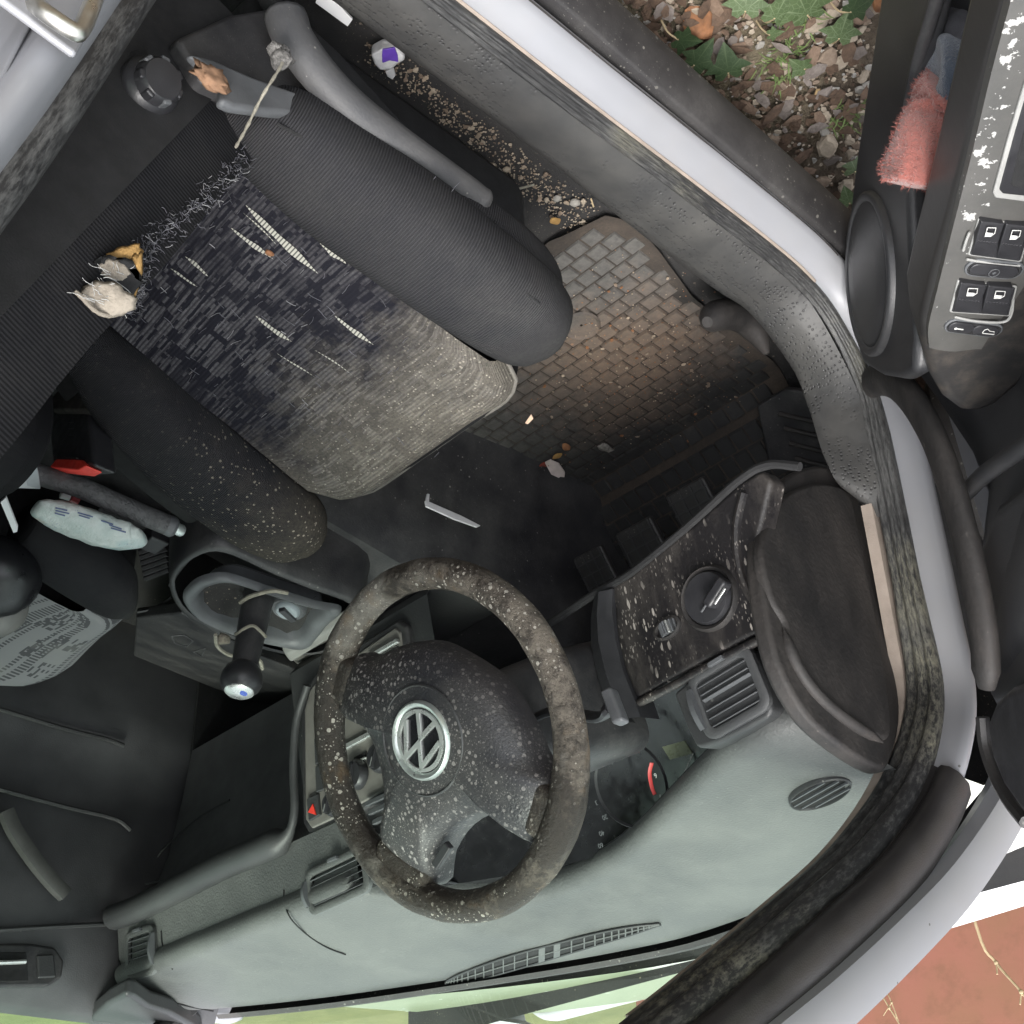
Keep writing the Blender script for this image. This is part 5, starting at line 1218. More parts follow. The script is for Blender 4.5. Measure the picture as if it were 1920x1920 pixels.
lathe('cap_enamel', kc2 + dk * .0035 + V((-.003, .002, 0)), dk, [(.008, -.001), (.0075, .0014), (.001, .0022)], M['emblem_blue'], GL, 20)
blob('debris_clump', PXz((418, 1198), .63), .010, .010, .008, simple('dirt_clod', (.17, .15, .12), .95, 0, .5, 200, .7, 200), GL, 2, .6, 3)
tube('torn_strip', cat([tuple(PXz(q, .64)) for q in [(404, 1190), (408, 1212), (430, 1228), (460, 1232), (486, 1238), (492, 1254)]], 5), .0026, M['straw'], GL, 6)
tube('torn_strip', cat([tuple(PXz(q, .60)) for q in [(450, 1130), (470, 1118), (510, 1108), (540, 1112)]], 4), .0028, M['straw'], GL, 6)
# handbrake
HB = sub('handbrake', PXz((200, 950), .56), 'grey ribbed handbrake lever with silver release button')
hp = [PXx((70, 890), -.035), PXx((150, 915), -.035), PXx((230, 948), -.035), PXx((318, 985), -.035)]
hp = [PXz((66, 888), .575), PXz((150, 914), .578), PXz((232, 950), .582), PXz((318, 986), .588)]
part(tube('grip', cat([tuple(p) for p in hp], 6), .0125, simple('ribbed_grip', (.07, .07, .072), .6, 0, .3, 80, .8, 260, .5, .003), HB, 14), None)
d = (hp[-1] - hp[-2]).normalized(); lathe('collar', hp[-1], d, [(.0125, -.004), (.013, .004), (.010, .008)], M['trim_grey'], HB, 20); lathe('release_button', hp[-1] + d * .006, d, [(.0075, 0), (.0075, .010), (.005, .013), (.001, .0135)], M['badge_ring'], HB, 20)
prism('handbrake_slot', [PXz(q, .50) for q in [(200, 930), (330, 985), (345, 1000), (320, 1010), (180, 950)]], (0, 0, .01), M['dark_void'], HB)
# ribbed grommet and cup-holder ribs ahead of the handbrake
GR = sub('console_tray', PXz((290, 1035), .50), 'ribbed black tray in front of the handbrake')
for i in range(6):
    q0, q1 = (262 + 9 * i, 1060 - 9 * i + 22), (300 + 7 * i, 1040 - 9 * i + 16)
    tube('tray_rib', [PXz((262 + 2 * i, 1035 + 10 * i), .515), PXz((312 + i, 1018 + 10 * i), .515)], .004, M['plastic'], GR, 6)
box('tray_block', PXz((290, 1010), .52), (.018, 0, 0), (0, .014, 0), (0, 0, .012), M['plastic_clean'], GR, .003)
tube('console_seam', cat([tuple(PXz(q, .56)) for q in [(318, 1098), (340, 1065), (368, 1038), (410, 1020)]], 4), .002, M['valance_grey'], CO, 6)
tube('tunnel_seam', cat([tuple(PXz(q, .50)) for q in [(258, 1148), (290, 1140), (322, 1120)]], 4), .002, M['valance_grey'], CO, 6)
# moulded marks on the tunnel side
for L in ([(322, 1192), (345, 1190), (362, 1202), (350, 1212), (328, 1206), (322, 1192)], [(362, 1222), (385, 1215), (378, 1230), (362, 1222)]):
    tube('moulded_mark', [PXz(q, .56) for q in L], .0012, M['valance_grey'], CO, 5)
prism('tunnel_side', [PXz(q, z) for q, z in [((255, 1160), .50), ((340, 1150), .55), ((480, 1230), .56), ((560, 1260), .55), ((555, 1340), .40), ((400, 1290), .38), ((250, 1230), .40)]], (0, 0, -.02), M['plastic'], CO, .004)
# belt buckle
BU = sub('belt_buckle', PXz((130, 800), .53), 'black seat belt buckle with red release button')
bq = [(88, 760), (165, 755), (176, 872), (98, 878)]
bt = [PXy(q, -.335) for q in bq]; u_ = (bt[3] - bt[0]).normalized(); s__ = (bt[1] - bt[0]).normalized(); nb = u_.cross(s__).normalized()
if nb.dot(CAM - bt[0]) < 0: nb = -nb
prism('housing', bt, -nb * .028, M['plastic_clean'], BU, .005, 3)
prism('release_button', [PXy(q, -.335) + nb * .004 for q in [(112, 862), (158, 864), (168, 876), (152, 884), (98, 878)]], -nb * .02, M['red'], BU, .002)
box('buckle_slot', PXy((136, 860), -.335) + nb * .001, s__ * .019, u_ * .0016, nb * .002, M['valance_grey'], BU, .0005)
for k in range(3): box('moulded_line', PXy((135, 792 + 12 * k), -.335) + nb * .0005, s__ * .009, u_ * .0006, nb * .0008, M['trim_grey'], BU)
prism('buckle_stalk', [PXy(q, -.345) for q in [(108, 690), (130, 692), (160, 750), (165, 770), (92, 770), (98, 720)]], -nb * .02, simple('grimy_stalk', (.05, .045, .04), .7, 0, .4, 50, .4), BU, .004)
box('stalk_hole', PXy((117, 715), -.345) + nb * .001, s__ * .003, u_ * .006, nb * .001, M['dark_void'], BU)

# ================================================================== PEDALS, FOOTREST, MAT
for q, lab in (((1304, 950), 'clutch pedal with a pale worn grid'), ((1206, 1022), 'brake pedal with a worn grid in deep shade'), ((1120, 1070), 'accelerator pedal with a worn grid, nearest the tunnel')):
    c = PXy(q, .42); pd = sub('pedal', c, lab); up = V((0, .55, .83)); n = V((0, -.83, .55)); sx = .034 if q[0] != 1120 else .028
    box('pad', c, V((sx, 0, 0)), up * .032, n * .006, M['rubber'], pd, .004)
    for k in range(4): box('grid_bar', c + n * .0065 + V(((k - 1.5) * sx * .55, 0, 0)), (.0011, 0, 0), up * .030, n * .001, M['plastic'], pd)
    for k in range(3): box('grid_bar', c + n * .0068 + up * (k - 1) * .018, (sx * .95, 0, 0), up * .0010, n * .001, M['plastic'], pd)
    tube('pedal_arm', [c - n * .004 + up * .02, c + V((0, .10, .16)), c + V((0, .12, .30))], .009, M['dark_void'], pd, 8)
FRS = sub('footrest', PXz((1500, 820), .36), 'ribbed dark footrest beside the kick panel')
fp = [PL(q, (-.58, .46, .36), (.25, -.62, .75)) for q in [(1418, 762), (1470, 730), (1520, 735), (1575, 880), (1560, 905), (1490, 880), (1440, 868)]]
fn = V((.25, -.62, .75)).normalized(); prism('plate', fp, -fn * .012, M['plastic'], FRS, .004)
for a, b in (((1462, 775), (1530, 790)), ((1472, 802), (1540, 818)), ((1482, 830), (1552, 848)), ((1492, 858), (1560, 876))):
    A2, B2_ = [PL(q, (-.58, .46, .36), (.25, -.62, .75)) + fn * .002 for q in (a, b)]; tube('rib', [A2, B2_], .004, M['brown_panel'], FRS, 8)
tube('bonnet_release', cat([tuple(PXx(q, -.612)) for q in [(1326, 604), (1350, 590), (1388, 594), (1418, 624), (1438, 664)]], 5), [.007, .013, .017, .019, .02, .02, .02, .02, .02, .02, .02, .02, .019, .018, .017, .016, .014, .012, .010, .007, .004], M['brown_panel'], CAR, 12)
MT = empty('floor_mat', PXz((1200, 700), .29), 'black rubber floor mat caked with brown soil, blocks moulded in rows', 'mat')
def mz(y): return .292 if y < .45 else .292 + (y - .45) * .85 if y > .49 else .292 + (y - .45) ** 2 * 10.6
L_ = cat([(-.532, .035, 0), (-.50, .034, 0), (-.30, .03, 0), (-.135, .035, 0)], 4)
mat_out = [(-.532, .038), (-.592, .056), (-.606, .085), (-.60, .14), (-.572, .25), (-.570, .35), (-.565, .44), (-.545, .52), (-.52, .62), (-.13, .66), (-.115, .45), (-.118, .28), (-.125, .05), (-.30, .03)]
def inside(x, y, P):
    c = False; n = len(P)
    for i in range(n):
        (x0, y0), (x1, y1) = P[i], P[(i + 1) % n]
        if (y0 > y) != (y1 > y) and x < (x1 - x0) * (y - y0) / (y1 - y0) + x0: c = not c
    return c
def xr(y):
    xs_ = []
    n = len(mat_out)
    for i in range(n):
        (x0, y0), (x1, y1) = mat_out[i], mat_out[(i + 1) % n]
        if (y0 > y) != (y1 > y): xs_.append((x1 - x0) * (y - y0) / (y1 - y0) + x0)
    return min(xs_), max(xs_)
rows = []
for i in range(34):
    y = .0385 + .62 * i / 33; a, b = xr(y); rows.append([V((a + (b - a) * j / 20, y, mz(y) + (.006 if j in (0, 20) else 0) + (.004 if i == 0 else 0))) for j in range(21)])
grid('sheet', rows, M['mat_gap'], MT)
vs = []; fs = []; bw_, bh_ = .026, .0235
row = 0; y = .052
while y < .64:
    x = -.62 + (bw_ * .5 if row % 2 else 0)
    while x < -.10:
        ok = all(inside(x + dx, y + dy, mat_out) for dx in (-bw_ * .55, bw_ * .55) for dy in (-bh_ * .6, bh_ * .6))
        if ok:
            z0 = mz(y); o = len(vs); sl = .85 if y > .47 else 0; hx, hy_ = bw_ * .45, bh_ * .44; h = (.0034 + .0010 * noise.noise(V((x * 30, y * 30, 0)))) * (1 - .4 * max(0, min(1, .5 + 2.2 * noise.noise(V((x * 7, y * 7, 4)))))) * 1.15
            for k, zz in ((1, 0), (.88, h)):
                for sx_, sy_ in ((-1, -1), (1, -1), (1, 1), (-1, 1)): vs.append(V((x + sx_ * hx * k, y + sy_ * hy_ * k, z0 + zz + sl * sy_ * hy_ * k + .001)))
            fs += [(o + 4, o + 5, o + 6, o + 7)] + [(o + i, o + (i + 1) % 4, o + 4 + (i + 1) % 4, o + 4 + i) for i in range(4)]
        x += bw_
    y += bh_; row += 1
tag(mk('tread_blocks', vs, fs, M['mat'], MT, smooth=False), kind='stuff')
# ring moulded near the rear edge, drain hole slot
c = PXz((1090, 610), .297); grid('moulded_ring', [disc(c, (0, 0, 1), .026, 32), disc(c + V((0, 0, .004)), (0, 0, 1), .024, 32), disc(c + V((0, 0, .001)), (0, 0, 1), .021, 32), disc(c + V((0, 0, .0)), (0, 0, 1), .002, 32)], M['mat'], MT, closeu=True, uv=False)
# ================================================================== OPEN DRIVER DOOR
HG = V((-.78, .45, 0)); DA = math.radians(42); DU = V((-math.sin(DA), -math.cos(DA), 0)); DN = V((math.cos(DA), -math.sin(DA), 0))   # along the door, inward normal
def Dp(u, w_, z): return HG + DU * u + DN * w_ + V((0, 0, z))
def DW(q, off): return PL(q, HG + DN * off, DN)
DZ = lambda q, z: PXz(q, z)
DO = sub('driver_door', Dp(.4, .05, .30), 'open driver door with black panel and peeling silver switch trim')
# inner panel: lofted in height
wz = [(.355, .085), (.40, .075), (.50, .045), (.58, .025), (.66, .022), (.74, .050), (.82, .072), (.90, .078), (.94, .055)]
rows = []
for u in [-.02, .02, .06, .12, .2, .3, .45, .6, .8, .95]:
    r = []
    for z, w_ in wz:
        k = max(0, (.10 - u) / .12); r.append(Dp(u, w_ - .05 * k * k + .004 * math.sin(u * 9 + z * 6), z))
    rows.append(r)
part(grid('door_panel', rows, M['door_black'], DO, angle=180), 'black plastic inner door panel')
prism('door_shell', [Dp(-.03, 0, .30), Dp(.98, 0, .30), Dp(1.0, 0, .92), Dp(-.03, 0, .92)], -DN * .06, M['silver'], DO, .01)
prism('door_window', [Dp(.10, .0, .92), Dp(.97, 0, .92), Dp(.93, -.09, 1.36), Dp(.55, -.09, 1.36)], -DN * .004, M['glass'], DO)
tube('window_frame', [Dp(.0, 0, .92), Dp(.55, -.09, 1.37), Dp(.94, -.09, 1.37), Dp(1.0, 0, .92)], .016, M['rubber'], DO, 8)
# pocket: outer wall with rim, floor
PW = [(1655, -40), (1640, 60), (1622, 180), (1604, 300), (1592, 400), (1586, 480), (1588, 560), (1598, 630), (1618, 685), (1650, 705), (1690, 712), (1712, 700), (1716, 640), (1712, 560), (1706, 470), (1702, 380), (1698, 300), (1700, 210), (1718, 110), (1745, 0), (1760, -40)]
part(prism('door_pocket', [DW(q, .125) for q in PW], -DN * .022, M['door_black'], DO, .009, 4), 'bulging black door pocket wall')
prism('pocket_floor', [Dp(.10, .06, .375), Dp(.95, .06, .375), Dp(.95, .12, .375), Dp(.10, .12, .375)], (0, 0, -.012), M['door_black'], DO)
tube('pocket_rim', cat([tuple(DW(q, .120)) for q in [(1768, -40), (1750, 20), (1722, 115), (1704, 205), (1697, 270)]], 5), .007, M['plastic'], DO, 10)
# oval cover
cc = DW((1630, 515), .128); exo = (DW((1628, 360), .128) - DW((1632, 670), .128)); la = exo.length / 2; exo.normalize(); lb = (DW((1590, 515), .128) - DW((1672, 515), .128)).length / 2
part(grid('oval_cover', [disc(cc + DN * h, DN, la * k, 44, exo, lb * k) for k, h in ((1.0, -.008), (1.0, .002), (.96, .005), (.90, .004), (.88, .002), (.84, .004), (.5, .006), (.02, .006))], M['door_black'], DO, closeu=True, caps=True, uv=False, angle=70), 'smooth black oval cover low on the door')
# armrest body
AZ = .645
ARM = [(1905, -60), (1885, 10), (1850, 140), (1812, 290), (1775, 430), (1745, 540), (1728, 610), (1732, 660), (1745, 712), (1768, 752), (1800, 776), (1835, 780), (1870, 765), (1905, 735), (1960, 680), (2100, 500), (2200, 100), (2150, -60)]
arm3 = [DZ(q, AZ) for q in ARM]
part(prism('armrest', arm3, (0, 0, -.075), M['worn'], DO, .014, 4), 'black armrest with a worn scratched front end')
# silver switch trim on top
TR = [(1912, -60), (1893, 10), (1858, 140), (1822, 290), (1786, 430), (1757, 545), (1741, 612), (1740, 650), (1760, 655), (1800, 657), (1835, 648), (1858, 628), (1890, 575), (1960, 470), (2080, 200), (2100, -60)]
tr3 = [DZ(q, AZ + .004) for q in TR]
# build the trim as a grid so that its coating can flake by position
lftE = cat([tuple(DZ(q, AZ + .004)) for q in [(1912, -60), (1893, 10), (1858, 140), (1822, 290), (1786, 430), (1757, 545), (1741, 612), (1742, 652)]], 5)
rgtE = cat([tuple(DZ(q, AZ + .004)) for q in [(2170, -60), (2150, 10), (2110, 140), (2060, 290), (1985, 430), (1915, 545), (1868, 612), (1840, 655)]], 5)
rows = []
for a, b in zip(lftE, rgtE):
    rows.append([a + V((0, 0, -.012))] + [a.lerp(b, s_) + V((0, 0, .004 * math.sin(math.pi * min(1, s_ * 1.2)))) for s_ in (0, .04, .1, .2, .35, .5, .7, .9, 1)] + [b + V((0, 0, -.012))])
part(grid('switch_trim', rows, M['peeled'], DO, angle=60), 'silver switch trim with flaking coating')
TZ = AZ + .008
def TP(q, dz=0.0): return DZ(q, TZ + dz)
def pad(name, qs, mat, dz=.0, th=.008, bev=.0015, parent=None): return prism(name, [TP(q, dz) for q in qs], (0, 0, -th), M[mat], parent or DO, bev, 2)
# pull cup (dark opening with bare white edge)
pad('cup_edge', [(1950, 60), (1893, 250), (1862, 362), (1866, 372), (1990, 388), (2010, 60)], 'bare', .0022, .004)
pad('pull_cup', [(1958, 60), (1902, 250), (1873, 356), (1880, 364), (1990, 376), (2010, 60)], 'plastic_clean', .0030, .004)
pad('pull_cup_hole', [(1970, 60), (1918, 250), (1894, 345), (1900, 352), (1990, 362), (2010, 60)], 'dark_void', .0036, .003)
def switch_pair(q, lab):
    """q: four photo corners of the pair: outer-rear, inner-rear, inner-front, outer-front"""
    root = sub('window_switch', TP(q[0]), lab, DO) if False else DO
    a, b, c_, d = q
    L = lambda p, r, t: (p[0] + (r[0] - p[0]) * t, p[1] + (r[1] - p[1]) * t)
    grow = lambda k: [(x + (x - (a[0] + c_[0]) / 2) * k, y + (y - (a[1] + c_[1]) / 2) * k) for x, y in q]
    pad('switch_edge', grow(.10), 'bare', .0012, .004, .002); pad('switch_well', grow(.05), 'plastic_clean', .0018, .004, .002)
    for s0, s1 in ((0.02, .48), (.52, .98)):
        A1, B1_, C1, D1 = L(a, b, s0), L(a, b, s1), L(d, c_, s1), L(d, c_, s0)
        # rear half raised with pictogram, front half dips
        m0, m1 = L(A1, D1, .52), L(B1_, C1, .52)
        vs = [TP(A1, .005), TP(B1_, .005), TP(m1, .0075), TP(m0, .0075), TP(C1, .0025), TP(D1, .0025)]
        vs += [v + V((0, 0, -.009)) for v in vs]
        mk('window_switch', vs, [(0, 1, 2, 3), (3, 2, 4, 5), (0, 6, 7, 1), (1, 7, 8, 2), (2, 8, 10, 4), (4, 10, 11, 5), (5, 11, 9, 3), (3, 9, 6, 0), (6, 9, 8, 7), (9, 11, 10, 8)], M['plastic_clean'], DO, bevel=.0012)
        i0 = lambda s_, t: TP(L(L(A1, B1_, s_), L(D1, C1, s_), t), .0086)
        # window pictogram: outline with lowered pane
        tube('pictogram', [i0(.34, .16), i0(.70, .14), i0(.71, .30), i0(.58, .40), i0(.34, .42), i0(.34, .16)], .0004, M['print'], DO, 5)
        mk('pictogram', [i0(.34, .30), i0(.64, .30), i0(.56, .41), i0(.34, .42)], [(0, 1, 2, 3)], M['print'], DO)
        for k in range(7):
            box('grip_nub', TP(L(L(A1, B1_, .12 + .127 * k), L(D1, C1, .12 + .127 * k), .56), .0066), (.0012, 0, 0), (0, .0012, 0), (0, 0, .0008), M['plastic_clean'], DO, .0005)
switch_pair(((1838, 415), (1932, 425), (1912, 490), (1820, 478)), 'front')
switch_pair(((1800, 530), (1903, 541), (1890, 592), (1786, 585)), 'rear')
def pill(q0, q1, r, mat, dz, th, name):
    A2, B2_ = TP(q0, dz), TP(q1, dz); ax = (B2_ - A2).normalized(); ay = V((0, 0, 1)).cross(ax); pts = []
    for k in range(9): a = math.pi / 2 + math.pi * k / 8; pts.append(A2 + (ax * math.cos(a) + ay * math.sin(a)) * r)
    for k in range(9): a = -math.pi / 2 + math.pi * k / 8; pts.append(B2_ + (ax * math.cos(a) + ay * math.sin(a)) * r)
    return prism(name, pts, (0, 0, -th), M[mat], DO, .0012)
pill((1832, 503), (1898, 509), .0105, 'trim_grey', .0016, .004, 'lock_surround'); pill((1832, 504), (1898, 510), .0088, 'dark_void', .0022, .004, 'lock_recess'); pill((1832, 506), (1896, 512), .0066, 'plastic_clean', .004, .004, 'lock_button')
c = TP((1864, 512), .0046); tube('lock_symbol', disc(c, (0, 0, 1), .0045, 20) + [disc(c, (0, 0, 1), .0045, 20)[0]], .0004, M['trim_grey'], DO, 5); box('lock_symbol', c, (.0016, .0, 0), (0, .0010, 0), (0, 0, .0003), M['trim_grey'], DO)
pill((1790, 612), (1862, 621), .0092, 'trim_grey', .0016, .004, 'release_surround'); pill((1790, 613), (1862, 622), .0078, 'dark_void', .0020, .004, 'release_recess')
pill((1791, 614), (1815, 617), .0062, 'plastic_clean', .004, .004, 'release_button'); pill((1836, 620), (1860, 623), .0062, 'plastic_clean', .004, .004, 'release_button')
tube('key_symbol', [TP((1792, 616), .0045), TP((1806, 618), .0045)], .0006, M['print'], DO, 5); lathe('key_symbol', TP((1792, 616), .0042), (0, 0, 1), [(.0014, 0), (.0014, .0004)], M['print'], DO, 10)
tube('car_symbol', [TP(q, .0045) for q in [(1842, 624), (1846, 619), (1852, 617), (1856, 621), (1864, 622), (1864, 627), (1842, 625)]], .0004, M['print'], DO, 5)
# bare edge strips below the switch pairs
for L in ([(1812, 486), (1850, 492), (1912, 498)], [(1806, 470), (1812, 450), (1818, 436)], [(1790, 594), (1830, 602), (1880, 604), (1896, 590), (1900, 560)]):
    tube('flaked_edge', cat([tuple(TP(q, .0012)) for q in L], 4), .0013, M['bare'], DO, 6)
# front edge: curled rubber strip and corner trim
cp = cat([tuple(DW(q, .100)) for q in [(1618, 742), (1636, 716), (1668, 712), (1706, 744), (1748, 815), (1782, 905), (1808, 1000), (1828, 1090), (1845, 1190), (1850, 1290)]], 6); nC = len(cp)
part(tube('door_edge_trim', cp, [.010, .014, .017] + [.020] * (nC - 5) + [.016, .012], M['brown_panel'], DO, 14, up=DN, flat=.6, angle=180), 'brown dusted rubber strip curling along the door front')
tube('panel_crease', cat([tuple(DW(q, .072)) for q in [(1800, 935), (1840, 895), (1880, 865), (1930, 830), (2000, 780)]], 5), [.004] + [.009] * 19 + [.01], M['door_black'], DO, 10)
prism('door_shoulder', [DW(q, .075) for q in [(1822, 1040), (1860, 940), (1960, 860), (2050, 900), (2050, 1330), (1930, 1300), (1862, 1330), (1842, 1310), (1850, 1200)]], -DN * .04, M['door_black'], DO, .02, 4)
prism('corner_trim', [DW(q, .088) for q in [(1846, 1352), (1862, 1312), (1890, 1285), (1960, 1262), (2020, 1400), (1960, 1560), (1915, 1530), (1880, 1480), (1856, 1420)]], -DN * .05, M['plastic_clean'], DO, .012, 4)
tube('corner_seal', cat([tuple(DW(q, .083)) for q in [(1842, 1345), (1848, 1400), (1866, 1452), (1892, 1500), (1925, 1542)]], 5), .007, M['rubber'], DO, 8)
# ================================================================== PASSENGER DOOR (closed)
PD = sub('passenger_door', (.70, .0, .30), 'closed passenger door with dark panel')
X7 = lambda q, x=.69: PXx(q, x)
rows = []
for y in (-.75, -.4, -.1, .1, .22, .32, .42):
    rows.append([V((x, y, z)) for x, z in ((.70, .22), (.695, .45), (.69, .50), (.705, .53), (.705, .64), (.692, .66), (.70, .78), (.69, .84), (.695, .90), (.715, .955), (.74, .965))])
grid('door_panel', rows, M['cabin_plastic'], PD, angle=50)
prism('door_shell', [(.80, -.72, .28), (.80, .50, .28), (.79, .50, .93), (.79, -.72, .955)], (-.05, 0, 0), M['silver'], PD, .01)
prism('door_window', [(.765, -.70, .955), (.765, .36, .945), (.60, -.15, 1.34), (.60, -.70, 1.36)], (-.004, 0, 0), M['glass'], PD)
tube('window_frame', [(.70, .36, .93), (.575, -.15, 1.36), (.575, -.72, 1.37), (.70, -.72, .95)], .018, M['rubber'], PD, 8)
for L in ([(-60, 1315), (0, 1330), (120, 1366), (200, 1386), (232, 1398)], [(-60, 1462), (0, 1480), (120, 1512), (215, 1535), (245, 1556)], [(-60, 1748), (0, 1744), (100, 1738), (210, 1732)]):
    tube('panel_edge', cat([tuple(X7(q, .686)) for q in L], 4), .004, M['dash_dark'], PD, 8)
gp = [X7(q, .672) for q in [(8, 1522), (25, 1560), (60, 1612), (95, 1655), (120, 1680)]]; gpc = cat([tuple(p) for p in gp], 5)
part(tube('grab_handle', gpc, 1.0, simple('satin_handle', (.075, .075, .072), .4, 0, .15, 40), PD, prof=[(-.004, -.012), (.010, -.012), (.013, 0), (.010, .010), (-.004, .010)], up=(-1, 0, 0), angle=40), 'grey grab handle on the passenger door')
hr = [X7(q, .683) for q in [(-40, 1768), (60, 1768), (104, 1775), (122, 1800), (118, 1832), (92, 1850), (40, 1852), (-40, 1852)]]
prism('handle_recess', hr, (.012, 0, 0), M['plastic'], PD, .006, 3)
prism('handle_well', [X7(q, .6815) for q in [(-40, 1785), (50, 1785), (54, 1840), (-40, 1842)]], (.006, 0, 0), M['dark_void'], PD, .002)
tube('door_pull', [X7((-20, 1806), .677), X7((48, 1803), .677)], .0035, M['chrome'], PD, 8)
prism('lock_button', [X7(q, .679) for q in [(70, 1790), (102, 1788), (106, 1832), (72, 1834)]], (.006, 0, 0), M['dash_dark'], PD, .003)
# dark block for an unidentified dark shape at the windscreen foot
DM = sub('dark_dash_shape', ontop((300, 1885)), 'dark cradle on the passenger end of the dash')
b_ = ontop((255, 1900), .002)
prism('block', [PXz(q, .962) for q in [(165, 1915), (200, 1885), (235, 1866), (252, 1870), (280, 1890), (320, 1902), (380, 1935), (300, 1990), (180, 1990)]], (0, 0, -.028), M['dash_dark'], DM, .008, 3)
# ================================================================== LITTER AND LOOSE THINGS
def thin(name, pts, mat, label, catg, th=.0012, parent=None, bev=0):
    n = (V(pts[1]) - V(pts[0])).cross(V(pts[2]) - V(pts[0])).normalized()
    if n.dot(CAM - V(pts[0])) < 0: n = -n
    return tag(prism(name, pts, n * th, mat, None, bev, smooth=False), label, catg)
# pink cloth, navy cloth in the pocket
def rag(name, spine, wid, thk, mat, label, seed, fold=.3, k=16):
    P = cat([tuple(p) for p in spine], 6); n = len(P); rows = []
    for i, p in enumerate(P):
        t = (P[min(i + 1, n - 1)] - P[max(i - 1, 0)]).normalized(); b = t.cross(DN).normalized(); nrm = b.cross(t).normalized()
        e = min(1, min(i, n - 1 - i) / 2.0 + .62) ** .5; r = []
        for j in range(k):
            a = 2 * math.pi * j / k; f_ = 1 + fold * noise.noise(V((math.cos(a) * 1.6, math.sin(a) * 1.6, i * .22 + seed)))
            r.append(p + (b * math.copysign(abs(math.cos(a)) ** .6, math.cos(a)) * wid + nrm * math.copysign(abs(math.sin(a)) ** .6, math.sin(a)) * thk) * f_ * e)
        rows.append(r)
    o = tag(grid(name, rows, mat, None, closeu=True, caps=True, uv=False, angle=180), label, 'cloth'); s = o.modifiers.new('sub', 'SUBSURF'); s.levels = 1; s.render_levels = 2
    return o
rag('cleaning_cloth', [DW((1785, 165), .10), DW((1762, 205), .108), DW((1738, 250), .122), DW((1716, 300), .138), DW((1700, 350), .146)], .032, .026, M['pink'], 'folded pink towelling cloth sticking out of the door pocket', 2.3, .25)
rag('cleaning_cloth', [DW((1750, 120), .085), DW((1785, 118), .088), DW((1818, 130), .086), DW((1822, 175), .082), DW((1815, 230), .08)], .026, .030, M['navy'], 'dark navy cloth stuffed in the door pocket behind the pink one', 5.1, .5)
pk = [o for o in bpy.data.objects if o.name.startswith('cleaning_cloth')][0]
pr_ = random.Random(5); vs = []; fs = []
for p in pk.data.polygons:
    n_ = p.normal
    for _ in range(7):
        w3 = [pr_.random() for _ in p.vertices]; sw = sum(w3); c3 = sum((pk.data.vertices[i].co * w for i, w in zip(p.vertices, w3)), V((0, 0, 0))) / sw + ORG[pk.name]
        d3 = (n_ + V((pr_.gauss(0, .5), pr_.gauss(0, .5), pr_.gauss(0, .5)))).normalized(); s3 = d3.orthogonal().normalized() * .0005; o = len(vs); l3 = pr_.uniform(.003, .006); vs += [c3 - s3 - d3 * .002, c3 + s3 - d3 * .002, c3 + d3 * l3]; fs.append((o, o + 1, o + 2))
tag(mk('pile', vs, fs, M['pink'], pk, recalc=False, smooth=False), kind='stuff')
thin('paper_scrap', [DW(q, .147) for q in [(1660, 322), (1670, 320), (1672, 330), (1656, 334)]], M['paper'], 'tiny white fluff beside the pink cloth end', 'scrap')
rag('dark_bag', [DW((1770, 60), .08), DW((1800, 85), .085), DW((1830, 100), .08)], .03, .02, simple('dark_grey_cloth', (.035, .035, .04), .9, 0, .3, 60, .5), 'dark grey wad above the navy cloth in the pocket', 8.1, .4)
# paper between the seats etc.
thin('paper_slip', [PXy(q, -.372) for q in [(63, 627), (85, 632), (104, 650), (107, 680), (98, 735), (86, 788), (78, 787), (78, 720), (72, 665)]], M['paper'], 'crumpled white paper slip standing beside the cloth armrest', 'paper')
thin('folded_card', [PXz(q, .59) for q in [(62, 852), (72, 884), (76, 914), (52, 908), (46, 884)]], M['card_grey'], 'grey folded card standing up behind the handbrake', 'card', .002)
thin('folded_card', [PXz(q, .588) for q in [(36, 898), (50, 897), (76, 914), (28, 912)]], simple('light_grey_card', (.5, .52, .53), .6), 'light grey card flap lying at the handbrake foot', 'card', .002)
thin('plastic_strip', [PXz(q, .60) for q in [(2, 938), (12, 929), (34, 985), (33, 993), (26, 995)]], M['white'], 'white plastic strip leaning on the passenger seat bolster', 'strip', .003)
bm_ = [PXz(q, .575) for q in [(114, 925), (132, 930)]]; tag(tube('marker_pen', [bm_[0], bm_[1]], .006, M['paper'], None, 10), 'white pen end lying beside the handbrake', 'pen')
bm_ = [PXz(q, .575) for q in [(133, 931), (147, 937)]]; tag(tube('pen_cap', [bm_[0], bm_[1]], .0065, simple('dark_red_cap', (.30, .03, .035), .4), None, 10), 'dark red pen cap beside the handbrake', 'cap')
# wipes packet: pillow shape
sp = [PXz(q, .612) for q in [(66, 950), (100, 962), (150, 980), (200, 998), (245, 1006), (268, 1004)]]; P = cat([tuple(p) for p in sp], 5); rows = []; nP = len(P)
for i, p in enumerate(P):
    t = (P[min(i + 1, nP - 1)] - P[max(i - 1, 0)]).normalized(); b = t.cross(V((0, 0, 1))).normalized(); e = math.sin(math.pi * min(1, max(0, (i + .8) / (nP + .6)))) ** .45
    rows.append([p + b * math.cos(a) * .028 * (e * .8 + .2) * (1 + .1 * noise.noise(V((i * .4, a, 0)))) + V((0, 0, 1)) * math.sin(a) * .014 * e * (1 + .3 * noise.noise(V((i * .6, a * 2, 4)))) for a in [2 * math.pi * j / 18 for j in range(18)]])
tag(grid('wipes_packet', rows, M['wipes'], None, closeu=True, caps=True, uv=False, angle=180), 'crumpled mint and white wipes packet lying on the passenger seat edge', 'packet')
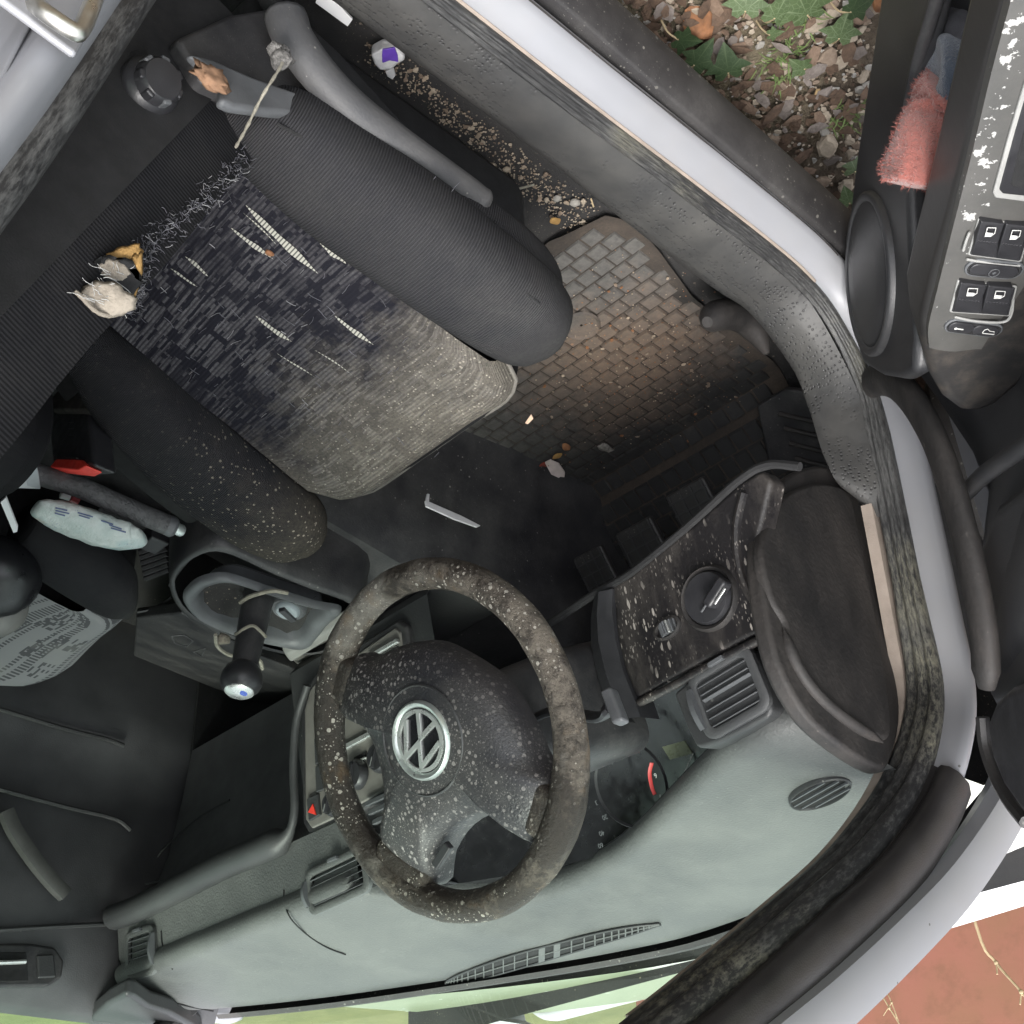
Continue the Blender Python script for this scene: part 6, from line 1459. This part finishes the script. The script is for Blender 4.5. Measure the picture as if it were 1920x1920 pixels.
wpk = [o for o in bpy.data.objects if o.name.startswith('wipes_packet')][0]; wb = BVHTree.FromPolygons([v.co + ORG[wpk.name] for v in wpk.data.vertices], [tuple(p.vertices) for p in wpk.data.polygons]); pb = simple('blue_grey_print', (.07, .10, .2), .4, 0, .2, 200)
def onw(q):
    d = ray(*q).normalized(); h = wb.ray_cast(CAM, d); return (h[0] - d * .0008) if h[0] else None
for q0, q1 in (((104, 952), (126, 957)), ((104, 957), (130, 963)), ((103, 962), (122, 967)), ((146, 961), (174, 969)), ((148, 966), (168, 972)), ((205, 984), (228, 992)), ((208, 990), (236, 998)), ((190, 976), (212, 983))):
    a3, b3 = onw(q0), onw(q1)
    if a3 and b3: tube('printed_line', [a3, b3], .0009, pb, wpk, 5)
# rounded black and grey object on the passenger seat
HT = empty('hard_case', PZp((5, 1100), .03), 'rounded glossy black case with grey cap resting on the passenger seat', 'case')
blob('shell', PZp((-15, 1080), .045), .062, .06, .05, simple('gloss_black', (.012, .012, .014), .35), HT, 1, .05, 1, ico=2); blob('cap', PZp((-8, 1138), .04), .044, .04, .04, simple('mid_grey_shell', (.16, .155, .145), .5, 0, .2, 30), HT, 3, .08, 1, ico=2)
# litter by the sill and on the mat
WR = empty('snack_wrapper', PXz((725, 115), .30), 'small white and purple wrapper wedged between seat and sill', 'wrapper')
def wp(q, z=.325): return PXz(q, z)
prism('wrapper_body', [wp(q) for q in [(695, 104), (716, 92), (742, 88), (758, 104), (760, 114), (745, 122), (735, 132), (712, 134), (702, 122)]], (0, 0, -.018), M['pack_white'], WR, .005, 3)
prism('purple_band', [wp(q, .3262) for q in [(717, 93), (740, 89), (746, 104), (747, 117), (731, 114), (717, 119), (716, 106)]], (0, 0, -.002), M['purple'], WR, .0008)
prism('torn_tail', [wp(q, .318) for q in [(722, 134), (738, 128), (742, 142), (736, 150), (726, 144)]], (0, 0, -.003), M['pack_white'], WR, .001)
thin('white_card', [PXz(q, .33) for q in [(600, -20), (622, -10), (661, 33), (652, 46), (592, 2)]], M['white'], 'white card strip lying at the rear end of the scuff plate', 'card', .003)
WRP = [PXz(q, .31) for q in [(802, 928), (795, 950), (898, 988)]]
WT = empty('wire_clip', WRP[1], 'bent white plastic strip stuck to the tunnel beside the seat front', 'strip')
def up2(q, z=.30): return PXx(q, -.168)
prism('long_leg', [up2(q) for q in [(795, 940), (802, 942), (862, 968), (899, 987), (892, 990), (850, 975), (797, 951)]], (-.003, 0, 0), M['white'], WT, .0008); prism('short_leg', [up2(q) for q in [(796, 942), (799, 927), (803, 928), (802, 944)]], (-.003, 0, 0), M['white'], WT, .0006)
thin('paper_wad', [PXz(q, .303) for q in [(1022, 866), (1032, 861), (1048, 868), (1059, 884), (1058, 892), (1050, 891), (1044, 897), (1034, 888)]], simple('pinkish_paper', (.60, .52, .50), .8, 0, .15, 60, .6, 90), 'torn pinkish white paper scrap on the floor mat', 'paper', .003)
dead_leaf((1045, 855), .016, M['foam'], 'curled yellow-orange leaf fragment above the paper scrap on the mat', .305, 2); dead_leaf((1062, 838), .015, M['autumn'], 'small rust coloured leaf crumb further up the mat', .304, 4)
dead_leaf((1020, 872), .018, simple('dark_red_leaf', (.16, .03, .02), .8, 0, .4, 90), 'dark red leaf crumb touching the paper scrap', .303, 5)
dead_leaf((1296, 828), .014, M['autumn'], 'single orange crumb at the shaded front of the mat', .304, 7)
tag(blob('ash_clump', PXz((1135, 840), .302), .008, .014, .003, simple('grey_ash', (.22, .21, .19), .95, 0, .5, 200, .8, 200, .2, .004), None, 3, .6, 4), 'pale grey crumbled clump lying on the dark mat', 'clump')
dead_leaf((1041, 414), .014, M['foam'], 'small yellow leaf on the carpet at the mat corner', .302, 9); dead_leaf((505, 478), .006, M['autumn'], 'orange speck on the seat panel slit', .52, 1) if False else None
tag(tube('dry_stick', [PXz((965, 356), .30), PXz((1002, 346), .303)], .0014, M['straw'], None, 6), 'dry grass stick on the gritty carpet by the sill', 'stick')
tag(tube('dry_stick', [PXz((1108, 372), .30), PXz((1113, 388), .303)], .001, M['dry'], None, 6), 'short straw bit at the mat corner under the scuff plate', 'stick')
tag(blob('orange_crumb', onpanel((505, 475), .002), .0035, .005, .002, M['autumn'], None, 1, .3, 2), 'orange crumb stuck on the worn seat panel', 'crumb')
# grit on the carpet strip and on the mat
def scatter(name, region, n, s0, s1, z, mats, lab, seed, tall=.6):
    r = random.Random(seed); vs = []; fs = []; mi = []
    while n > 0:
        q = region(r); p = PXz(q, z); n -= 1; a, b = chip_mesh(r.randint(0, 9999), r.uniform(s0, s1) * (1 + 1.5 * (r.random() < .06)), p + V((0, 0, .001)), r.uniform(0, 6), r.uniform(-.4, .4)); o = len(vs); vs += a; fs += [tuple(o + k for k in f) for f in b]; mi += [r.randrange(len(mats))] * len(b)
    return tag(mk(name, vs, fs, None, smooth=False, mats=mats, midx=mi, angle=0), lab, 'grit', kind='stuff')
def strip_reg(r):
    t = r.random() ** .8; x = 690 + 420 * t; lo_ = 70 + .78 * (x - 690); return (x + r.gauss(0, 8), lo_ + r.uniform(-10, 70) * (.6 + .4 * t))
scatter('floor_grit', strip_reg, 900, .0006, .0018, .289, [M['grit'], STONE[0], STONE[1]], 'sand and tiny pebbles scattered on the carpet by the sill', 21)
def mat_reg(r): return (r.gauss(1190, 110), r.gauss(690, 90))
scatter('mat_soil', mat_reg, 900, .0005, .0016, .298, [M['grit'], STONE[1], M['autumn']], 'loose crumbs of brown soil spread over the floor mat', 22)
peb = random.Random(4)
for q, s_ in (((1045, 372), .0045), ((1078, 380), .0055), ((1094, 378), .0035), ((950, 318), .004), ((935, 322), .0045), ((925, 312), .004), ((1025, 375), .003)):
    tag(blob('pebble', PXz(q, .292), s_, s_ * 1.3, s_ * .8, STONE[3 if s_ > .004 else 0], None, q[0], .25, 2, peb.uniform(0, 6)), 'small pale pebble on the carpet by the sill trim', 'pebble', 'pebbles on the carpet')
# flake of tan stuff at the seat front corner
thin('leaf_flake', [S(q, .006) for q in [(985, 792), (996, 776), (1000, 784), (990, 794)]], simple('tan_flake', (.5, .36, .26), .8), 'tan flake caught at the seat front corner', 'flake')
